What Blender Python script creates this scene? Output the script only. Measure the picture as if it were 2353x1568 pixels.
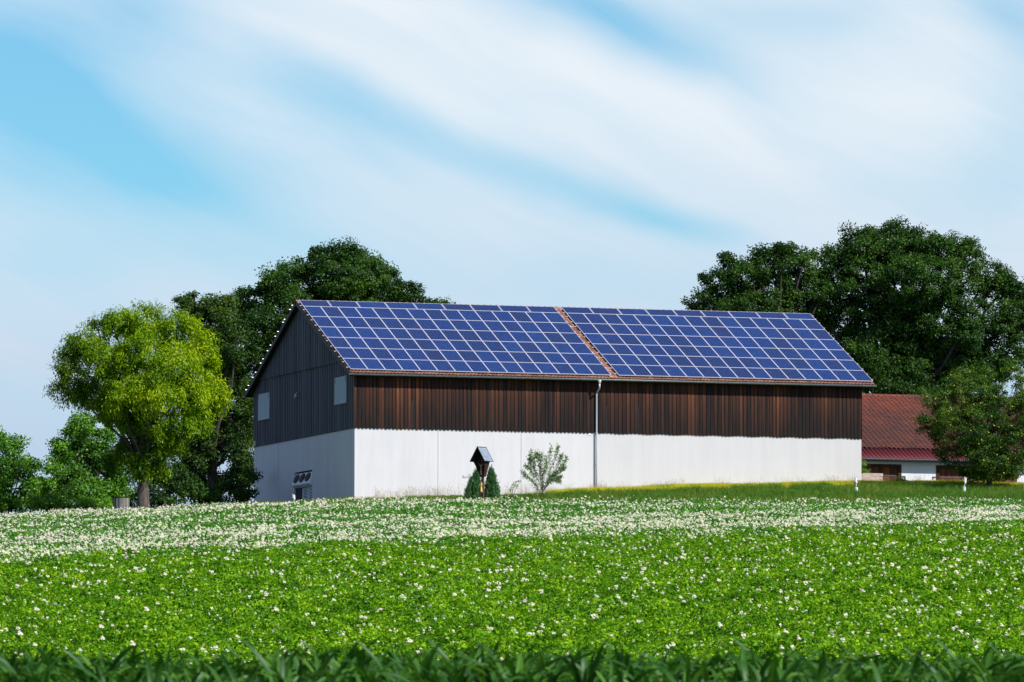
import bpy, math, random
import numpy as np
from mathutils import Vector, Matrix

for o in list(bpy.data.objects):
    bpy.data.objects.remove(o)
scene = bpy.context.scene
COL = scene.collection
R_ = math.radians

# ------------------------------------------------------------------ camera
F_PX = 28804.6                      # focal length in pixels of the 4096 wide photograph
CAM = Vector((-115.0357, -387.828, -19.8))
YAW, PITCH, ROLL = 0.3183, 0.0721, 0.0012
fw = Vector((math.sin(YAW) * math.cos(PITCH), math.cos(YAW) * math.cos(PITCH), math.sin(PITCH)))
rt = fw.cross(Vector((0, 0, 1))).normalized()
up = rt.cross(fw)
rt2 = rt * math.cos(ROLL) + up * math.sin(ROLL)
up2 = -rt * math.sin(ROLL) + up * math.cos(ROLL)
cd = bpy.data.cameras.new('camera')
cam = bpy.data.objects.new('camera', cd)
COL.objects.link(cam)
m = Matrix((rt2, up2, -fw)).transposed().to_4x4()
m.translation = CAM
cam.matrix_world = m
cd.sensor_width = 36.0
cd.lens = F_PX * 36 / 4096
cd.clip_start = 1.0
cd.clip_end = 20000
cd.dof.use_dof = True
cd.dof.focus_distance = 400
cd.dof.aperture_fstop = 13
scene.camera = cam

# ------------------------------------------------------------------ light and sky
SUN_EL, SUN_AZ = R_(41), R_(32)     # azimuth measured from -Y towards +X
sdir = Vector((math.sin(SUN_AZ) * math.cos(SUN_EL), -math.cos(SUN_AZ) * math.cos(SUN_EL), math.sin(SUN_EL)))
sl = bpy.data.lights.new('sun', 'SUN')
sl.energy = 5.0
sl.angle = R_(0.5)
sl.color = (1.0, 0.96, 0.91)
sun = bpy.data.objects.new('sun', sl)
COL.objects.link(sun)
sun.rotation_euler = sdir.to_track_quat('Z', 'Y').to_euler()
sun.location = (0, 0, 60)

scene.view_settings.view_transform = 'Standard'
scene.view_settings.look = 'None'
scene.view_settings.exposure = 0.0
scene.view_settings.gamma = 1.0
scene.cycles.max_bounces = 8
scene.cycles.transparent_max_bounces = 8


class NT:
    """small node-tree writer"""
    def __init__(s, tree):
        s.t = tree
        s.n = tree.nodes
        s.l = tree.links

    def put(s, inp, v):
        if hasattr(v, 'is_output') or isinstance(v, bpy.types.NodeSocket):
            s.l.new(v, inp)
        else:
            inp.default_value = v

    def new(s, typ, **kw):
        n = s.n.new(typ)
        for k, v in kw.items():
            setattr(n, k, v)
        return n

    def math(s, op, a, b=0.0, clamp=False):
        n = s.new('ShaderNodeMath', operation=op, use_clamp=clamp)
        s.put(n.inputs[0], a)
        s.put(n.inputs[1], b)
        return n.outputs[0]

    def vmath(s, op, a, b):
        n = s.new('ShaderNodeVectorMath', operation=op)
        s.put(n.inputs[0], a)
        s.put(n.inputs[1], b)
        return n.outputs[1] if op == 'DOT_PRODUCT' else n.outputs[0]

    def mix(s, f, a, b, mode='MIX'):
        n = s.new('ShaderNodeMix', data_type='RGBA', blend_type=mode)
        s.put(n.inputs[0], f)
        s.put(n.inputs[6], a if not isinstance(a, tuple) else (*a[:3], 1))
        s.put(n.inputs[7], b if not isinstance(b, tuple) else (*b[:3], 1))
        return n.outputs[2]

    def noise(s, vec, scale, detail=4, rough=0.5, dist=0.0):
        n = s.new('ShaderNodeTexNoise')
        if vec is not None:
            s.l.new(vec, n.inputs['Vector'])
        n.inputs['Scale'].default_value = scale
        n.inputs['Detail'].default_value = detail
        n.inputs['Roughness'].default_value = rough
        n.inputs['Distortion'].default_value = dist
        return n.outputs[0]

    def ramp(s, f, stops):
        n = s.new('ShaderNodeValToRGB')
        while len(n.color_ramp.elements) < len(stops):
            n.color_ramp.elements.new(0.5)
        for e, (p, c) in zip(n.color_ramp.elements, stops):
            e.position = p
            e.color = (*c, 1) if len(c) == 3 else c
        s.l.new(f, n.inputs[0])
        return n.outputs[0]

    def map(s, v, a, b, c, d):
        n = s.new('ShaderNodeMapRange')
        s.put(n.inputs[0], v)
        for i, q in enumerate((a, b, c, d)):
            n.inputs[i + 1].default_value = q
        return n.outputs[0]

    def scale(s, vec, sc):
        n = s.new('ShaderNodeMapping')
        s.l.new(vec, n.inputs[0])
        n.inputs['Scale'].default_value = sc
        return n.outputs[0]


world = bpy.data.worlds.new('World')
scene.world = world
world.use_nodes = True
w = NT(world.node_tree)
w.n.clear()
sky = w.new('ShaderNodeTexSky', sky_type='NISHITA')
sky.sun_disc = False
sky.sun_elevation = SUN_EL
sky.sun_rotation = math.atan2(sdir.x, sdir.y)
sky.altitude = 500
sky.air_density = 1.0
sky.dust_density = 0.6
sky.ozone_density = 2.0
geo = w.new('ShaderNodeTexCoord').outputs['Generated']
df = w.vmath('DOT_PRODUCT', geo, tuple(fw))
dfm = w.math('MAXIMUM', df, 0.05)
U = w.math('MULTIPLY', w.math('DIVIDE', w.vmath('DOT_PRODUCT', geo, tuple(rt2)), dfm), F_PX / 4096)    # -.5 .. .5
V = w.math('MULTIPLY', w.math('DIVIDE', w.vmath('DOT_PRODUCT', geo, tuple(up2)), dfm), F_PX / 4096)    # -.33 .. .33
cmb = w.new('ShaderNodeCombineXYZ')
w.put(cmb.inputs[0], U)
w.put(cmb.inputs[1], V)
uv = cmb.outputs[0]
wn = w.new('ShaderNodeTexNoise')
w.l.new(uv, wn.inputs['Vector'])
wn.inputs['Scale'].default_value = 3.2
wn.inputs['Detail'].default_value = 3.0
wv = w.vmath('MULTIPLY', w.vmath('SUBTRACT', wn.outputs['Color'], (0.5, 0.5, 0.5)), (0.10, 0.09, 0.0))
uvw = w.vmath('ADD', uv, wv)


def streak(cx, cy, lx, ly, ang, amp):
    """one soft elongated patch of clear sky or cloud; centre in 2353 x 1568 units"""
    mp = w.new('ShaderNodeMapping', vector_type='TEXTURE')
    w.l.new(uvw, mp.inputs[0])
    mp.inputs['Location'].default_value = ((cx - 1176.5) / 2353, (784 - cy) / 2353, 0)
    mp.inputs['Rotation'].default_value = (0, 0, R_(-ang))
    mp.inputs['Scale'].default_value = (lx / 2353, ly / 2353, 1)
    d2 = w.vmath('DOT_PRODUCT', mp.outputs[0], mp.outputs[0])
    return w.math('MULTIPLY', w.math('EXPONENT', w.math('MULTIPLY', d2, -1.0)), amp)


patches = [  # blue openings (positive = clear)
    (40, 110, 330, 230, 10, 0.80), (260, 330, 560, 260, 20, 0.62), (120, 430, 420, 90, 8, 0.18), (330, 30, 160, 90, 30, 0.35),
    (1300, 15, 330, 85, 18, 0.72), (1560, 125, 300, 60, 25, 0.42), (1900, 50, 320, 60, 0, 0.30),
    (2310, 30, 170, 90, 30, 0.68), (960, 310, 330, 55, 27, 0.50), (1330, 430, 300, 50, 20, 0.58),
    (1540, 505, 190, 40, 6, 0.48), (2340, 290, 150, 170, 0, 0.42), (760, 270, 220, 70, 35, 0.40),
    (480, 390, 300, 80, 12, 0.30), (60, 600, 380, 70, 0, 0.22), (1250, 640, 800, 80, 6, 0.24), (2150, 430, 400, 80, 0, 0.16),
]
dens = None
for p in patches:
    g = streak(*p)
    dens = g if dens is None else w.math('ADD', dens, g)
mp0 = w.new('ShaderNodeMapping')
w.l.new(uvw, mp0.inputs[0])
mp0.inputs['Rotation'].default_value = (0, 0, R_(25))
mp = w.new('ShaderNodeMapping')
w.l.new(mp0.outputs[0], mp.inputs[0])
mp.inputs['Scale'].default_value = (1.2, 9.0, 1)
fib = w.noise(mp.outputs[0], 2.2, 9, 0.58, 0.5)
mp20 = w.new('ShaderNodeMapping')
w.l.new(uvw, mp20.inputs[0])
mp20.inputs['Rotation'].default_value = (0, 0, R_(18))
mp2 = w.new('ShaderNodeMapping')
w.l.new(mp20.outputs[0], mp2.inputs[0])
mp2.inputs['Scale'].default_value = (1.0, 3.6, 1)
fib2 = w.noise(mp2.outputs[0], 2.2, 3, 0.5)
clear = w.math('ADD', dens, w.math('ADD', w.math('MULTIPLY', w.math('SUBTRACT', fib, 0.5), 0.62),
                                 w.math('MULTIPLY', w.math('SUBTRACT', fib2, 0.5), 0.80)))
clear = w.map(clear, -0.22, 1.12, 0.0, 1.0)
r2 = w.math('ADD', w.math('MULTIPLY', U, U), w.math('MULTIPLY', V, V))
away = w.math('MAXIMUM', w.map(r2, 0.8, 6.0, 0.0, 0.85), w.map(df, 0.97, 0.90, 0.0, 0.85))

blue = w.mix(1.0, sky.outputs[0], (0.62, 1.09, 1.28), 'MULTIPLY')
white = w.mix(w.map(V, -0.12, 0.22, 0.0, 1.0), (5.1, 6.3, 8.1), (8.6, 9.1, 9.6))
col = w.mix(clear, white, blue)
deep = w.mix(1.0, sky.outputs[0], (0.72, 0.86, 1.25), 'MULTIPLY')
col = w.mix(away, col, deep)
bg = w.new('ShaderNodeBackground')
w.l.new(col, bg.inputs[0])
bg.inputs[1].default_value = 0.10
out = w.new('ShaderNodeOutputWorld')
w.l.new(bg.outputs[0], out.inputs[0])

# ------------------------------------------------------------------ helpers
FT = np.array([math.sin(YAW), math.cos(YAW)])
RT = np.array([math.cos(YAW), -math.sin(YAW)])
C2 = np.array([CAM.x, CAM.y])


def td2xy(t, d):
    t = np.asarray(t, float)
    d = np.asarray(d, float)
    return C2[0] + t * RT[0] + d * FT[0], C2[1] + t * RT[1] + d * FT[1]


def xy2td(x, y):
    x = np.asarray(x, float) - C2[0]
    y = np.asarray(y, float) - C2[1]
    return x * RT[0] + y * RT[1], x * FT[0] + y * FT[1]


HOR = 3442.0
EDGE_D = 376.0


def edge_z(t):
    px = np.array([-5200, -1500, 0, 500, 1000, 1417, 1750, 4096, 6000, 9000.])
    py = np.array([2200, 2120, 2066, 2043, 2022, 2006, 2003, 2001, 1993, 1990.])
    return np.interp(t, (px - 2048) / F_PX * EDGE_D, (HOR - py) / F_PX * EDGE_D - 19.8 - 0.45)


def yard_z(t):
    return np.interp(t, [-90, -60, -30, -24.5, -20, -8.66, 19.64, 40, 90], [-3, -2.2, -1.5, -1.1, -0.68, 0.0, 1.23, 1.55, 1.7])


def ground_td(t, d):
    t = np.asarray(t, float)
    d = np.asarray(d, float)
    near = np.interp(d, [-60, 0, 45, 70], [-21.6, -21.4, -20.68, -20.65])
    g = np.clip((d - 70) / (EDGE_D - 70), 0, 1)
    z = near + (edge_z(t) + 20.65) * g
    dfr = np.where(t > -8.66, 395.07 + (t + 8.66) * 0.3294, 393.0)
    dfr = np.minimum(dfr, 412)
    k = np.clip((d - EDGE_D) / (dfr - EDGE_D), 0, 1)
    z = z + (yard_z(t) - edge_z(t)) * k
    # gentle unevenness
    z = z + 0.05 * np.sin(t * 0.7 + 1.3 * np.sin(d * 0.21)) * np.sin(d * 0.33 + t * 0.13) * np.clip((d - 80) / 40, 0, 1) * np.clip((420 - d) / 20, 0, 1)
    return z


def ground(x, y):
    t, d = xy2td(x, y)
    return ground_td(t, d)


def at(px, py, d):
    """point seen at photo pixel px,py at depth d, as world x,y,z"""
    t = (px - 2048) / F_PX * d
    x, y = td2xy(t, d)
    return Vector((float(x), float(y), (HOR - py) / F_PX * d - 19.8))


def on_ground(px, d):
    t = (px - 2048) / F_PX * d
    x, y = td2xy(t, d)
    return Vector((float(x), float(y), float(ground_td(t, d))))


def find_ground(px, py, lo=374, hi=420):
    """depth at which the ground is seen at that pixel"""
    for d in np.arange(lo, hi, 0.25):
        t = (px - 2048) / F_PX * d
        if HOR - (float(ground_td(t, d)) + 19.8) * F_PX / d <= py:
            return float(d)
    return hi


def tag(o, label=None, cat=None, group=None, kind=None):
    if label:
        o['label'] = label
    if cat:
        o['category'] = cat
    if group:
        o['group'] = group
    if kind:
        o['kind'] = kind
    return o


def empty(name, loc=(0, 0, 0), rz=0.0):
    o = bpy.data.objects.new(name, None)
    COL.objects.link(o)
    o.location = loc
    o.rotation_euler = (0, 0, rz)
    o.empty_display_size = 0.3
    return o


def mesh_np(name, V, Q, mats, parent=None, tint=None, link=True, nper=4, smooth=False, col=None):
    """fast mesh from numpy arrays; Q is (n, nper)"""
    V = np.asarray(V, np.float32)
    Q = np.asarray(Q, np.int32)
    me = bpy.data.meshes.new(name)
    me.vertices.add(len(V))
    me.vertices.foreach_set('co', V.ravel())
    me.loops.add(Q.size)
    me.loops.foreach_set('vertex_index', Q.ravel())
    me.polygons.add(len(Q))
    me.polygons.foreach_set('loop_start', np.arange(0, Q.size, nper, dtype=np.int32))
    me.update(calc_edges=True)
    if smooth:
        me.polygons.foreach_set('use_smooth', np.ones(len(Q), bool))
    if tint is not None:
        a = me.attributes.new('tint', 'FLOAT', 'FACE')
        a.data.foreach_set('value', np.asarray(tint, np.float32))
    for mt in (mats if isinstance(mats, (list, tuple)) else [mats]):
        me.materials.append(mt)
    o = bpy.data.objects.new(name, me)
    if link:
        (col or COL).objects.link(o)
    if parent:
        o.parent = parent
    return o


class MB:
    """collects polygons into one mesh"""
    def __init__(s):
        s.v = []
        s.f = []
        s.t = []
        s.tint = 0.5

    def add(s, vs, fs):
        b = len(s.v)
        s.v += [tuple(v) for v in vs]
        for f in fs:
            s.f.append([b + i for i in f])
            s.t.append(s.tint)

    def box(s, x0, x1, y0, y1, z0, z1):
        s.add([(x0, y0, z0), (x1, y0, z0), (x1, y1, z0), (x0, y1, z0), (x0, y0, z1), (x1, y0, z1), (x1, y1, z1), (x0, y1, z1)],
              [(0, 3, 2, 1), (4, 5, 6, 7), (0, 1, 5, 4), (1, 2, 6, 5), (2, 3, 7, 6), (3, 0, 4, 7)])

    def hexa(s, p):
        s.add(p, [(0, 3, 2, 1), (4, 5, 6, 7), (0, 1, 5, 4), (1, 2, 6, 5), (2, 3, 7, 6), (3, 0, 4, 7)])

    def prism(s, poly, off):
        """poly: list of 3D points; extruded by vector off"""
        n = len(poly)
        o = Vector(off)
        vs = [Vector(p) for p in poly] + [Vector(p) + o for p in poly]
        s.add(vs, [list(range(n))[::-1], list(range(n, 2 * n))] + [(i, (i + 1) % n, n + (i + 1) % n, n + i) for i in range(n)])

    def tube(s, pts, rad, n=8, cap=True):
        pts = [Vector(p) for p in pts]
        if not isinstance(rad, (list, tuple)):
            rad = [rad] * len(pts)
        rings = []
        vs = []
        prev = None
        for i, p in enumerate(pts):
            tg = (pts[min(i + 1, len(pts) - 1)] - pts[max(i - 1, 0)]).normalized()
            if prev is None:
                a = Vector((0, 0, 1)) if abs(tg.z) < 0.9 else Vector((1, 0, 0))
                u = tg.cross(a).normalized()
            else:
                u = (prev - tg * prev.dot(tg)).normalized()
            prev = u
            v = tg.cross(u)
            for k in range(n):
                an = 2 * math.pi * k / n
                vs.append(p + (u * math.cos(an) + v * math.sin(an)) * rad[i])
        fs = []
        for i in range(len(pts) - 1):
            for k in range(n):
                fs.append((i * n + k, i * n + (k + 1) % n, (i + 1) * n + (k + 1) % n, (i + 1) * n + k))
        if cap:
            fs.append(list(range(n))[::-1])
            fs.append(list(range((len(pts) - 1) * n, len(pts) * n)))
        s.add(vs, fs)

    def build(s, name, mat, parent=None, smooth=False, bevel=0, link=True):
        me = bpy.data.meshes.new(name)
        me.from_pydata(s.v, [], s.f)
        a = me.attributes.new('tint', 'FLOAT', 'FACE')
        a.data.foreach_set('value', np.asarray(s.t, np.float32))
        for mt in (mat if isinstance(mat, (list, tuple)) else [mat]):
            me.materials.append(mt)
        if smooth:
            me.polygons.foreach_set('use_smooth', np.ones(len(s.f), bool))
        me.update()
        o = bpy.data.objects.new(name, me)
        if link:
            COL.objects.link(o)
        if parent:
            o.parent = parent
        if bevel:
            b = o.modifiers.new('bevel', 'BEVEL')
            b.width = bevel
            b.segments = 2
            b.limit_method = 'ANGLE'
        return o


# ------------------------------------------------------------------ materials
def material(name):
    mt = bpy.data.materials.new(name)
    mt.use_nodes = True
    n = NT(mt.node_tree)
    b = n.n['Principled BSDF']
    return mt, n, b


def m_simple(name, colr, rough=0.6, metal=0.0, var=0.12, scale=6, bump=0.0, spec=0.4):
    mt, n, b = material(name)
    co = n.new('ShaderNodeTexCoord').outputs['Object']
    f = n.noise(co, scale, 5, 0.6)
    c = n.mix(n.map(f, 0.3, 0.7, 0, 1), tuple(q * (1 - var) for q in colr), tuple(min(1, q * (1 + var)) for q in colr))
    n.put(b.inputs['Base Color'], c)
    b.inputs['Roughness'].default_value = rough
    b.inputs['Metallic'].default_value = metal
    b.inputs['Specular IOR Level'].default_value = spec
    if bump:
        bp = n.new('ShaderNodeBump')
        bp.inputs['Strength'].default_value = bump
        bp.inputs['Distance'].default_value = 0.02
        n.l.new(n.noise(co, scale * 6, 6, 0.7), bp.inputs['Height'])
        n.l.new(bp.outputs[0], b.inputs['Normal'])
    return mt


def m_leaf(name, dark, mid, light, trans=0.28, nscale=0.35, gloss=0.12, ttint=(1.25, 1.35, 0.55), inst=0.0):
    mt, n, b = material(name)
    n.n.remove(b)
    co = n.new('ShaderNodeTexCoord').outputs['Object']
    at_ = n.new('ShaderNodeAttribute', attribute_name='tint').outputs['Fac']
    f = n.math('ADD', n.math('MULTIPLY', at_, 0.6), n.math('MULTIPLY', n.math('SUBTRACT', n.noise(co, nscale, 3), 0.3), 0.9))
    if inst:
        f = n.math('ADD', f, n.math('MULTIPLY', n.math('SUBTRACT', n.new('ShaderNodeObjectInfo').outputs['Random'], 0.5), inst))
    c = n.ramp(f, [(0.12, dark), (0.5, mid), (0.95, light)])
    dif = n.new('ShaderNodeBsdfDiffuse')
    n.put(dif.inputs[0], c)
    tr = n.new('ShaderNodeBsdfTranslucent')
    n.put(tr.inputs[0], n.mix(1.0, c, ttint, 'MULTIPLY'))
    mx = n.new('ShaderNodeMixShader')
    mx.inputs[0].default_value = trans
    n.l.new(dif.outputs[0], mx.inputs[1])
    n.l.new(tr.outputs[0], mx.inputs[2])
    gl = n.new('ShaderNodeBsdfGlossy')
    gl.inputs['Roughness'].default_value = 0.45
    gl.inputs[0].default_value = (0.9, 0.95, 1, 1)
    m2 = n.new('ShaderNodeMixShader')
    m2.inputs[0].default_value = gloss * 0.25
    n.l.new(mx.outputs[0], m2.inputs[1])
    n.l.new(gl.outputs[0], m2.inputs[2])
    n.l.new(m2.outputs[0], n.n['Material Output'].inputs[0])
    return mt


def m_bark(name, a=(0.05, 0.04, 0.03), b_=(0.16, 0.13, 0.10)):
    mt, n, b = material(name)
    co = n.new('ShaderNodeTexCoord').outputs['Object']
    f = n.noise(n.scale(co, (5, 5, 0.9)), 2.2, 6, 0.65)
    n.put(b.inputs['Base Color'], n.ramp(f, [(0.35, a), (0.68, b_)]))
    b.inputs['Roughness'].default_value = 0.9
    bp = n.new('ShaderNodeBump')
    bp.inputs['Strength'].default_value = 0.8
    bp.inputs['Distance'].default_value = 0.06
    n.l.new(f, bp.inputs['Height'])
    n.l.new(bp.outputs[0], b.inputs['Normal'])
    return mt


def m_plaster(name, base, streaks=0.22, dirt=(0.50, 0.40, 0.28), dirt_top=0.35, split=None):
    mt, n, b = material(name)
    co = n.new('ShaderNodeTexCoord').outputs['Object']
    sp = n.new('ShaderNodeSeparateXYZ')
    n.l.new(co, sp.inputs[0])
    s1 = n.noise(n.scale(co, (1.0, 1.0, 0.09)), 2.6, 6, 0.7)
    s2 = n.noise(co, 0.55, 4, 0.55)
    s3 = n.noise(n.scale(co, (1.0, 1.0, 0.05)), 0.6, 3, 0.6)
    c = n.mix(n.map(s1, 0.42, 0.75, 0, streaks), base, (0.42, 0.42, 0.40))
    c = n.mix(n.map(s2, 0.45, 0.8, 0, 0.22), c, tuple(q * 0.80 for q in base))
    c = n.mix(n.map(s3, 0.5, 0.75, 0, 0.22), c, (0.55, 0.52, 0.46))
    if split is not None:
        c = n.mix(n.math('MULTIPLY', n.math('GREATER_THAN', sp.outputs[0], split), 0.35), c, (0.56, 0.545, 0.53))
    if split is not None:
        edge = n.math('ADD', sp.outputs[2], n.math('MULTIPLY', n.math('SUBTRACT', n.noise(co, 1.1, 5, 0.65), 0.5), -0.55))
        edge = n.math('ADD', edge, n.math('MULTIPLY', sp.outputs[0], 0.012))
        c = n.mix(n.map(edge, 0.16, 0.21, 0.7, 0.0), c, dirt)
    n.put(b.inputs['Base Color'], c)
    b.inputs['Roughness'].default_value = 0.92
    b.inputs['Specular IOR Level'].default_value = 0.15
    bp = n.new('ShaderNodeBump')
    bp.inputs['Strength'].default_value = 0.25
    bp.inputs['Distance'].default_value = 0.01
    n.l.new(n.noise(co, 14, 6, 0.7), bp.inputs['Height'])
    n.l.new(bp.outputs[0], b.inputs['Normal'])
    return mt


def m_boards(name, dark, mid, light, z0=3.9, z1=6.9, weather=0.75):
    """vertical boards; tint attribute = board's own tone, weathered darker towards the wet foot"""
    mt, n, b = material(name)
    co = n.new('ShaderNodeTexCoord').outputs['Object']
    sp = n.new('ShaderNodeSeparateXYZ')
    n.l.new(co, sp.inputs[0])
    tn = n.new('ShaderNodeAttribute', attribute_name='tint').outputs['Fac']
    grain = n.noise(n.scale(co, (14, 14, 0.5)), 2.0, 6, 0.7)
    blot = n.noise(n.scale(co, (1.0, 1.0, 0.35)), 0.9, 4, 0.6)
    hgt = n.map(sp.outputs[2], z0, z1, 0.0, 1.0)
    f = n.math('ADD', n.math('MULTIPLY', tn, 0.75), n.math('MULTIPLY', n.math('SUBTRACT', grain, 0.5), 0.55))
    f = n.math('ADD', f, n.math('MULTIPLY', n.math('SUBTRACT', blot, 0.5), 0.45))
    f = n.math('ADD', f, n.math('MULTIPLY', n.math('SUBTRACT', hgt, 0.65), weather * 0.7))
    c = n.ramp(f, [(0.08, dark), (0.5, mid), (0.98, light)])
    n.put(b.inputs['Base Color'], c)
    b.inputs['Roughness'].default_value = 0.8
    b.inputs['Specular IOR Level'].default_value = 0.25
    bp = n.new('ShaderNodeBump')
    bp.inputs['Strength'].default_value = 0.4
    bp.inputs['Distance'].default_value = 0.01
    n.l.new(grain, bp.inputs['Height'])
    n.l.new(bp.outputs[0], b.inputs['Normal'])
    return mt


def m_tiles(name, dark, mid, light, patch=None, tw=0.55):
    mt, n, b = material(name)
    co = n.new('ShaderNodeTexCoord').outputs['Object']
    tn = n.new('ShaderNodeAttribute', attribute_name='tint').outputs['Fac']
    f = n.math('ADD', n.math('MULTIPLY', tn, tw), n.math('MULTIPLY', n.noise(co, 0.45, 4, 0.6), 1.05 - tw))
    f = n.math('ADD', f, n.math('MULTIPLY', n.math('SUBTRACT', n.noise(co, 9, 4, 0.6), 0.5), 0.5))
    if patch:
        sp = n.new('ShaderNodeSeparateXYZ')
        n.l.new(co, sp.inputs[0])
        e = n.math('ADD', n.math('MULTIPLY', n.map(sp.outputs[2], patch[0], patch[1], 0, 1), n.map(sp.outputs[0], patch[2], patch[3], 1, 0)), 0.0)
        f = n.math('ADD', f, n.math('MULTIPLY', e, 0.35))
    n.put(b.inputs['Base Color'], n.ramp(f, [(0.15, dark), (0.5, mid), (0.9, light)]))
    b.inputs['Roughness'].default_value = 0.75
    return mt


M = {}
M['plaster'] = m_plaster('white_plaster', (0.70, 0.69, 0.68), split=14.5)
M['plaster_far'] = m_plaster('far_white_plaster', (0.76, 0.76, 0.76), dirt_top=0.0)
M['boards'] = m_boards('brown_boards', (0.014, 0.009, 0.008), (0.068, 0.026, 0.014), (0.22, 0.080, 0.033))
M['boards_grey'] = m_boards('grey_boards', (0.060, 0.062, 0.066), (0.130, 0.136, 0.146), (0.23, 0.235, 0.25), 3.9, 11, 0.1)
M['dark_wood'] = m_simple('dark_wood', (0.022, 0.017, 0.014), 0.8, var=0.3)
M['verge_wood'] = m_simple('verge_wood', (0.10, 0.085, 0.075), 0.8, var=0.25, scale=3)
M['tile'] = m_tiles('barn_tile', (0.10, 0.045, 0.030), (0.27, 0.105, 0.06), (0.55, 0.33, 0.24))
M['tile_far'] = m_tiles('far_tile', (0.040, 0.018, 0.015), (0.088, 0.026, 0.017), (0.23, 0.043, 0.016), patch=(4.6, 6.2, 5.2, 10.0), tw=0.35)
M['corrug'] = m_simple('maroon_sheet', (0.110, 0.010, 0.014), 0.6, var=0.15, scale=2)
M['zinc'] = m_simple('zinc', (0.42, 0.46, 0.47), 0.42, 0.65, var=0.15, scale=3)
M['zinc_dark'] = m_simple('dark_gutter', (0.10, 0.115, 0.13), 0.4, 0.4, var=0.15, scale=3)
M['pipe'] = m_simple('galvanised_pipe', (0.60, 0.64, 0.68), 0.45, 0.35, var=0.10, scale=3)
M['alu'] = m_simple('aluminium', (0.72, 0.72, 0.76), 0.5, 0.25, var=0.04)
M['white'] = m_simple('white_paint', (0.80, 0.80, 0.80), 0.5, var=0.05)
M['black'] = m_simple('black_paint', (0.014, 0.014, 0.016), 0.5)
M['reflector'] = m_simple('reflector', (0.78, 0.80, 0.82), 0.2)
M['shutter'] = m_simple('pale_shutter', (0.40, 0.47, 0.48), 0.7, var=0.06, scale=2)
M['recess'] = m_simple('recess_grey', (0.035, 0.042, 0.05), 0.8, var=0.1)
M['joint'] = m_simple('joint_grey', (0.33, 0.31, 0.29), 0.9)
M['yellow'] = m_simple('yellow_box', (0.50, 0.42, 0.10), 0.6)
M['door'] = m_boards('door_boards', (0.05, 0.02, 0.01), (0.15, 0.055, 0.022), (0.28, 0.11, 0.045), 1, 3.1, 0.1)
M['iron'] = m_simple('iron', (0.10, 0.10, 0.11), 0.5, 0.5)
M['old_wood'] = m_simple('old_wood', (0.50, 0.39, 0.33), 0.85, var=0.25, scale=8)
M['stake'] = m_simple('stake_wood', (0.34, 0.27, 0.20), 0.85, var=0.2)
M['post_wood'] = m_simple('post_wood', (0.10, 0.042, 0.026), 0.75, var=0.25, scale=8)
M['shrine_wood'] = m_simple('shrine_wood', (0.050, 0.022, 0.013), 0.75, var=0.3, scale=8)
M['shrine_roof'] = m_simple('shrine_sheet', (0.24, 0.29, 0.34), 0.6, 0.1, var=0.25, scale=7)
M['figure'] = m_simple('carved_wood', (0.32, 0.22, 0.13), 0.6, var=0.2, scale=12)
M['gold'] = m_simple('gilded_wood', (0.78, 0.50, 0.16), 0.45, 0.25, var=0.2, scale=20)
M['concrete'] = m_simple('bin_grey', (0.15, 0.14, 0.135), 0.85, var=0.45, scale=5)
M['bark'] = m_bark('oak_bark')
M['bark_dark'] = m_bark('dark_bark', (0.028, 0.022, 0.017), (0.09, 0.07, 0.05))
M['bark_pale'] = m_bark('pale_bark', (0.20, 0.15, 0.11), (0.42, 0.34, 0.27))
M['twig'] = m_bark('twig_bark', (0.10, 0.07, 0.04), (0.22, 0.16, 0.10))
M['leaf_oak'] = m_leaf('oak_leaf', (0.008, 0.028, 0.005), (0.033, 0.092, 0.011), (0.10, 0.19, 0.016), 0.22, gloss=0.05)
M['leaf_oak2'] = m_leaf('oak_leaf_olive', (0.010, 0.032, 0.006), (0.044, 0.100, 0.013), (0.13, 0.20, 0.02), 0.22, gloss=0.05)
M['leaf_yellow'] = m_leaf('yellow_green_leaf', (0.040, 0.105, 0.003), (0.20, 0.36, 0.004), (0.60, 0.66, 0.008), 0.32, gloss=0.05)
M['leaf_mid'] = m_leaf('mid_green_leaf', (0.026, 0.100, 0.006), (0.110, 0.290, 0.012), (0.28, 0.52, 0.018), 0.28)
M['leaf_apple'] = m_leaf('apple_leaf', (0.012, 0.045, 0.006), (0.060, 0.135, 0.012), (0.19, 0.27, 0.03), 0.25, gloss=0.05)
M['leaf_jun'] = m_leaf('juniper_leaf', (0.020, 0.075, 0.022), (0.075, 0.20, 0.06), (0.20, 0.36, 0.12), 0.2, 3)
M['leaf_small'] = m_leaf('small_tree_leaf', (0.045, 0.120, 0.015), (0.15, 0.29, 0.04), (0.34, 0.44, 0.11), 0.38, 2)
M['leaf_sap'] = m_leaf('sapling_leaf', (0.12, 0.22, 0.03), (0.30, 0.42, 0.05), (0.55, 0.60, 0.12), 0.4, 2)
M['potato'] = m_leaf('potato_leaf', (0.018, 0.080, 0.004), (0.125, 0.320, 0.008), (0.42, 0.64, 0.016), 0.30, 2.0, 0.03, inst=0.4)
M['potato_cool'] = m_leaf('potato_leaf_cool', (0.016, 0.085, 0.012), (0.085, 0.290, 0.030), (0.30, 0.54, 0.06), 0.30, 2.0, 0.03, inst=0.4)
M['maize'] = m_leaf('maize_leaf', (0.010, 0.045, 0.006), (0.036, 0.125, 0.012), (0.12, 0.27, 0.025), 0.25, 2.0, 0.09)
M['grass'] = m_leaf('grass_blade', (0.055, 0.110, 0.010), (0.18, 0.27, 0.030), (0.42, 0.42, 0.09), 0.3, 0.6, 0.04)
M['grass_lush'] = m_leaf('lush_grass', (0.030, 0.110, 0.010), (0.105, 0.240, 0.022), (0.25, 0.40, 0.04), 0.3, 0.6, 0.04)
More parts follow.
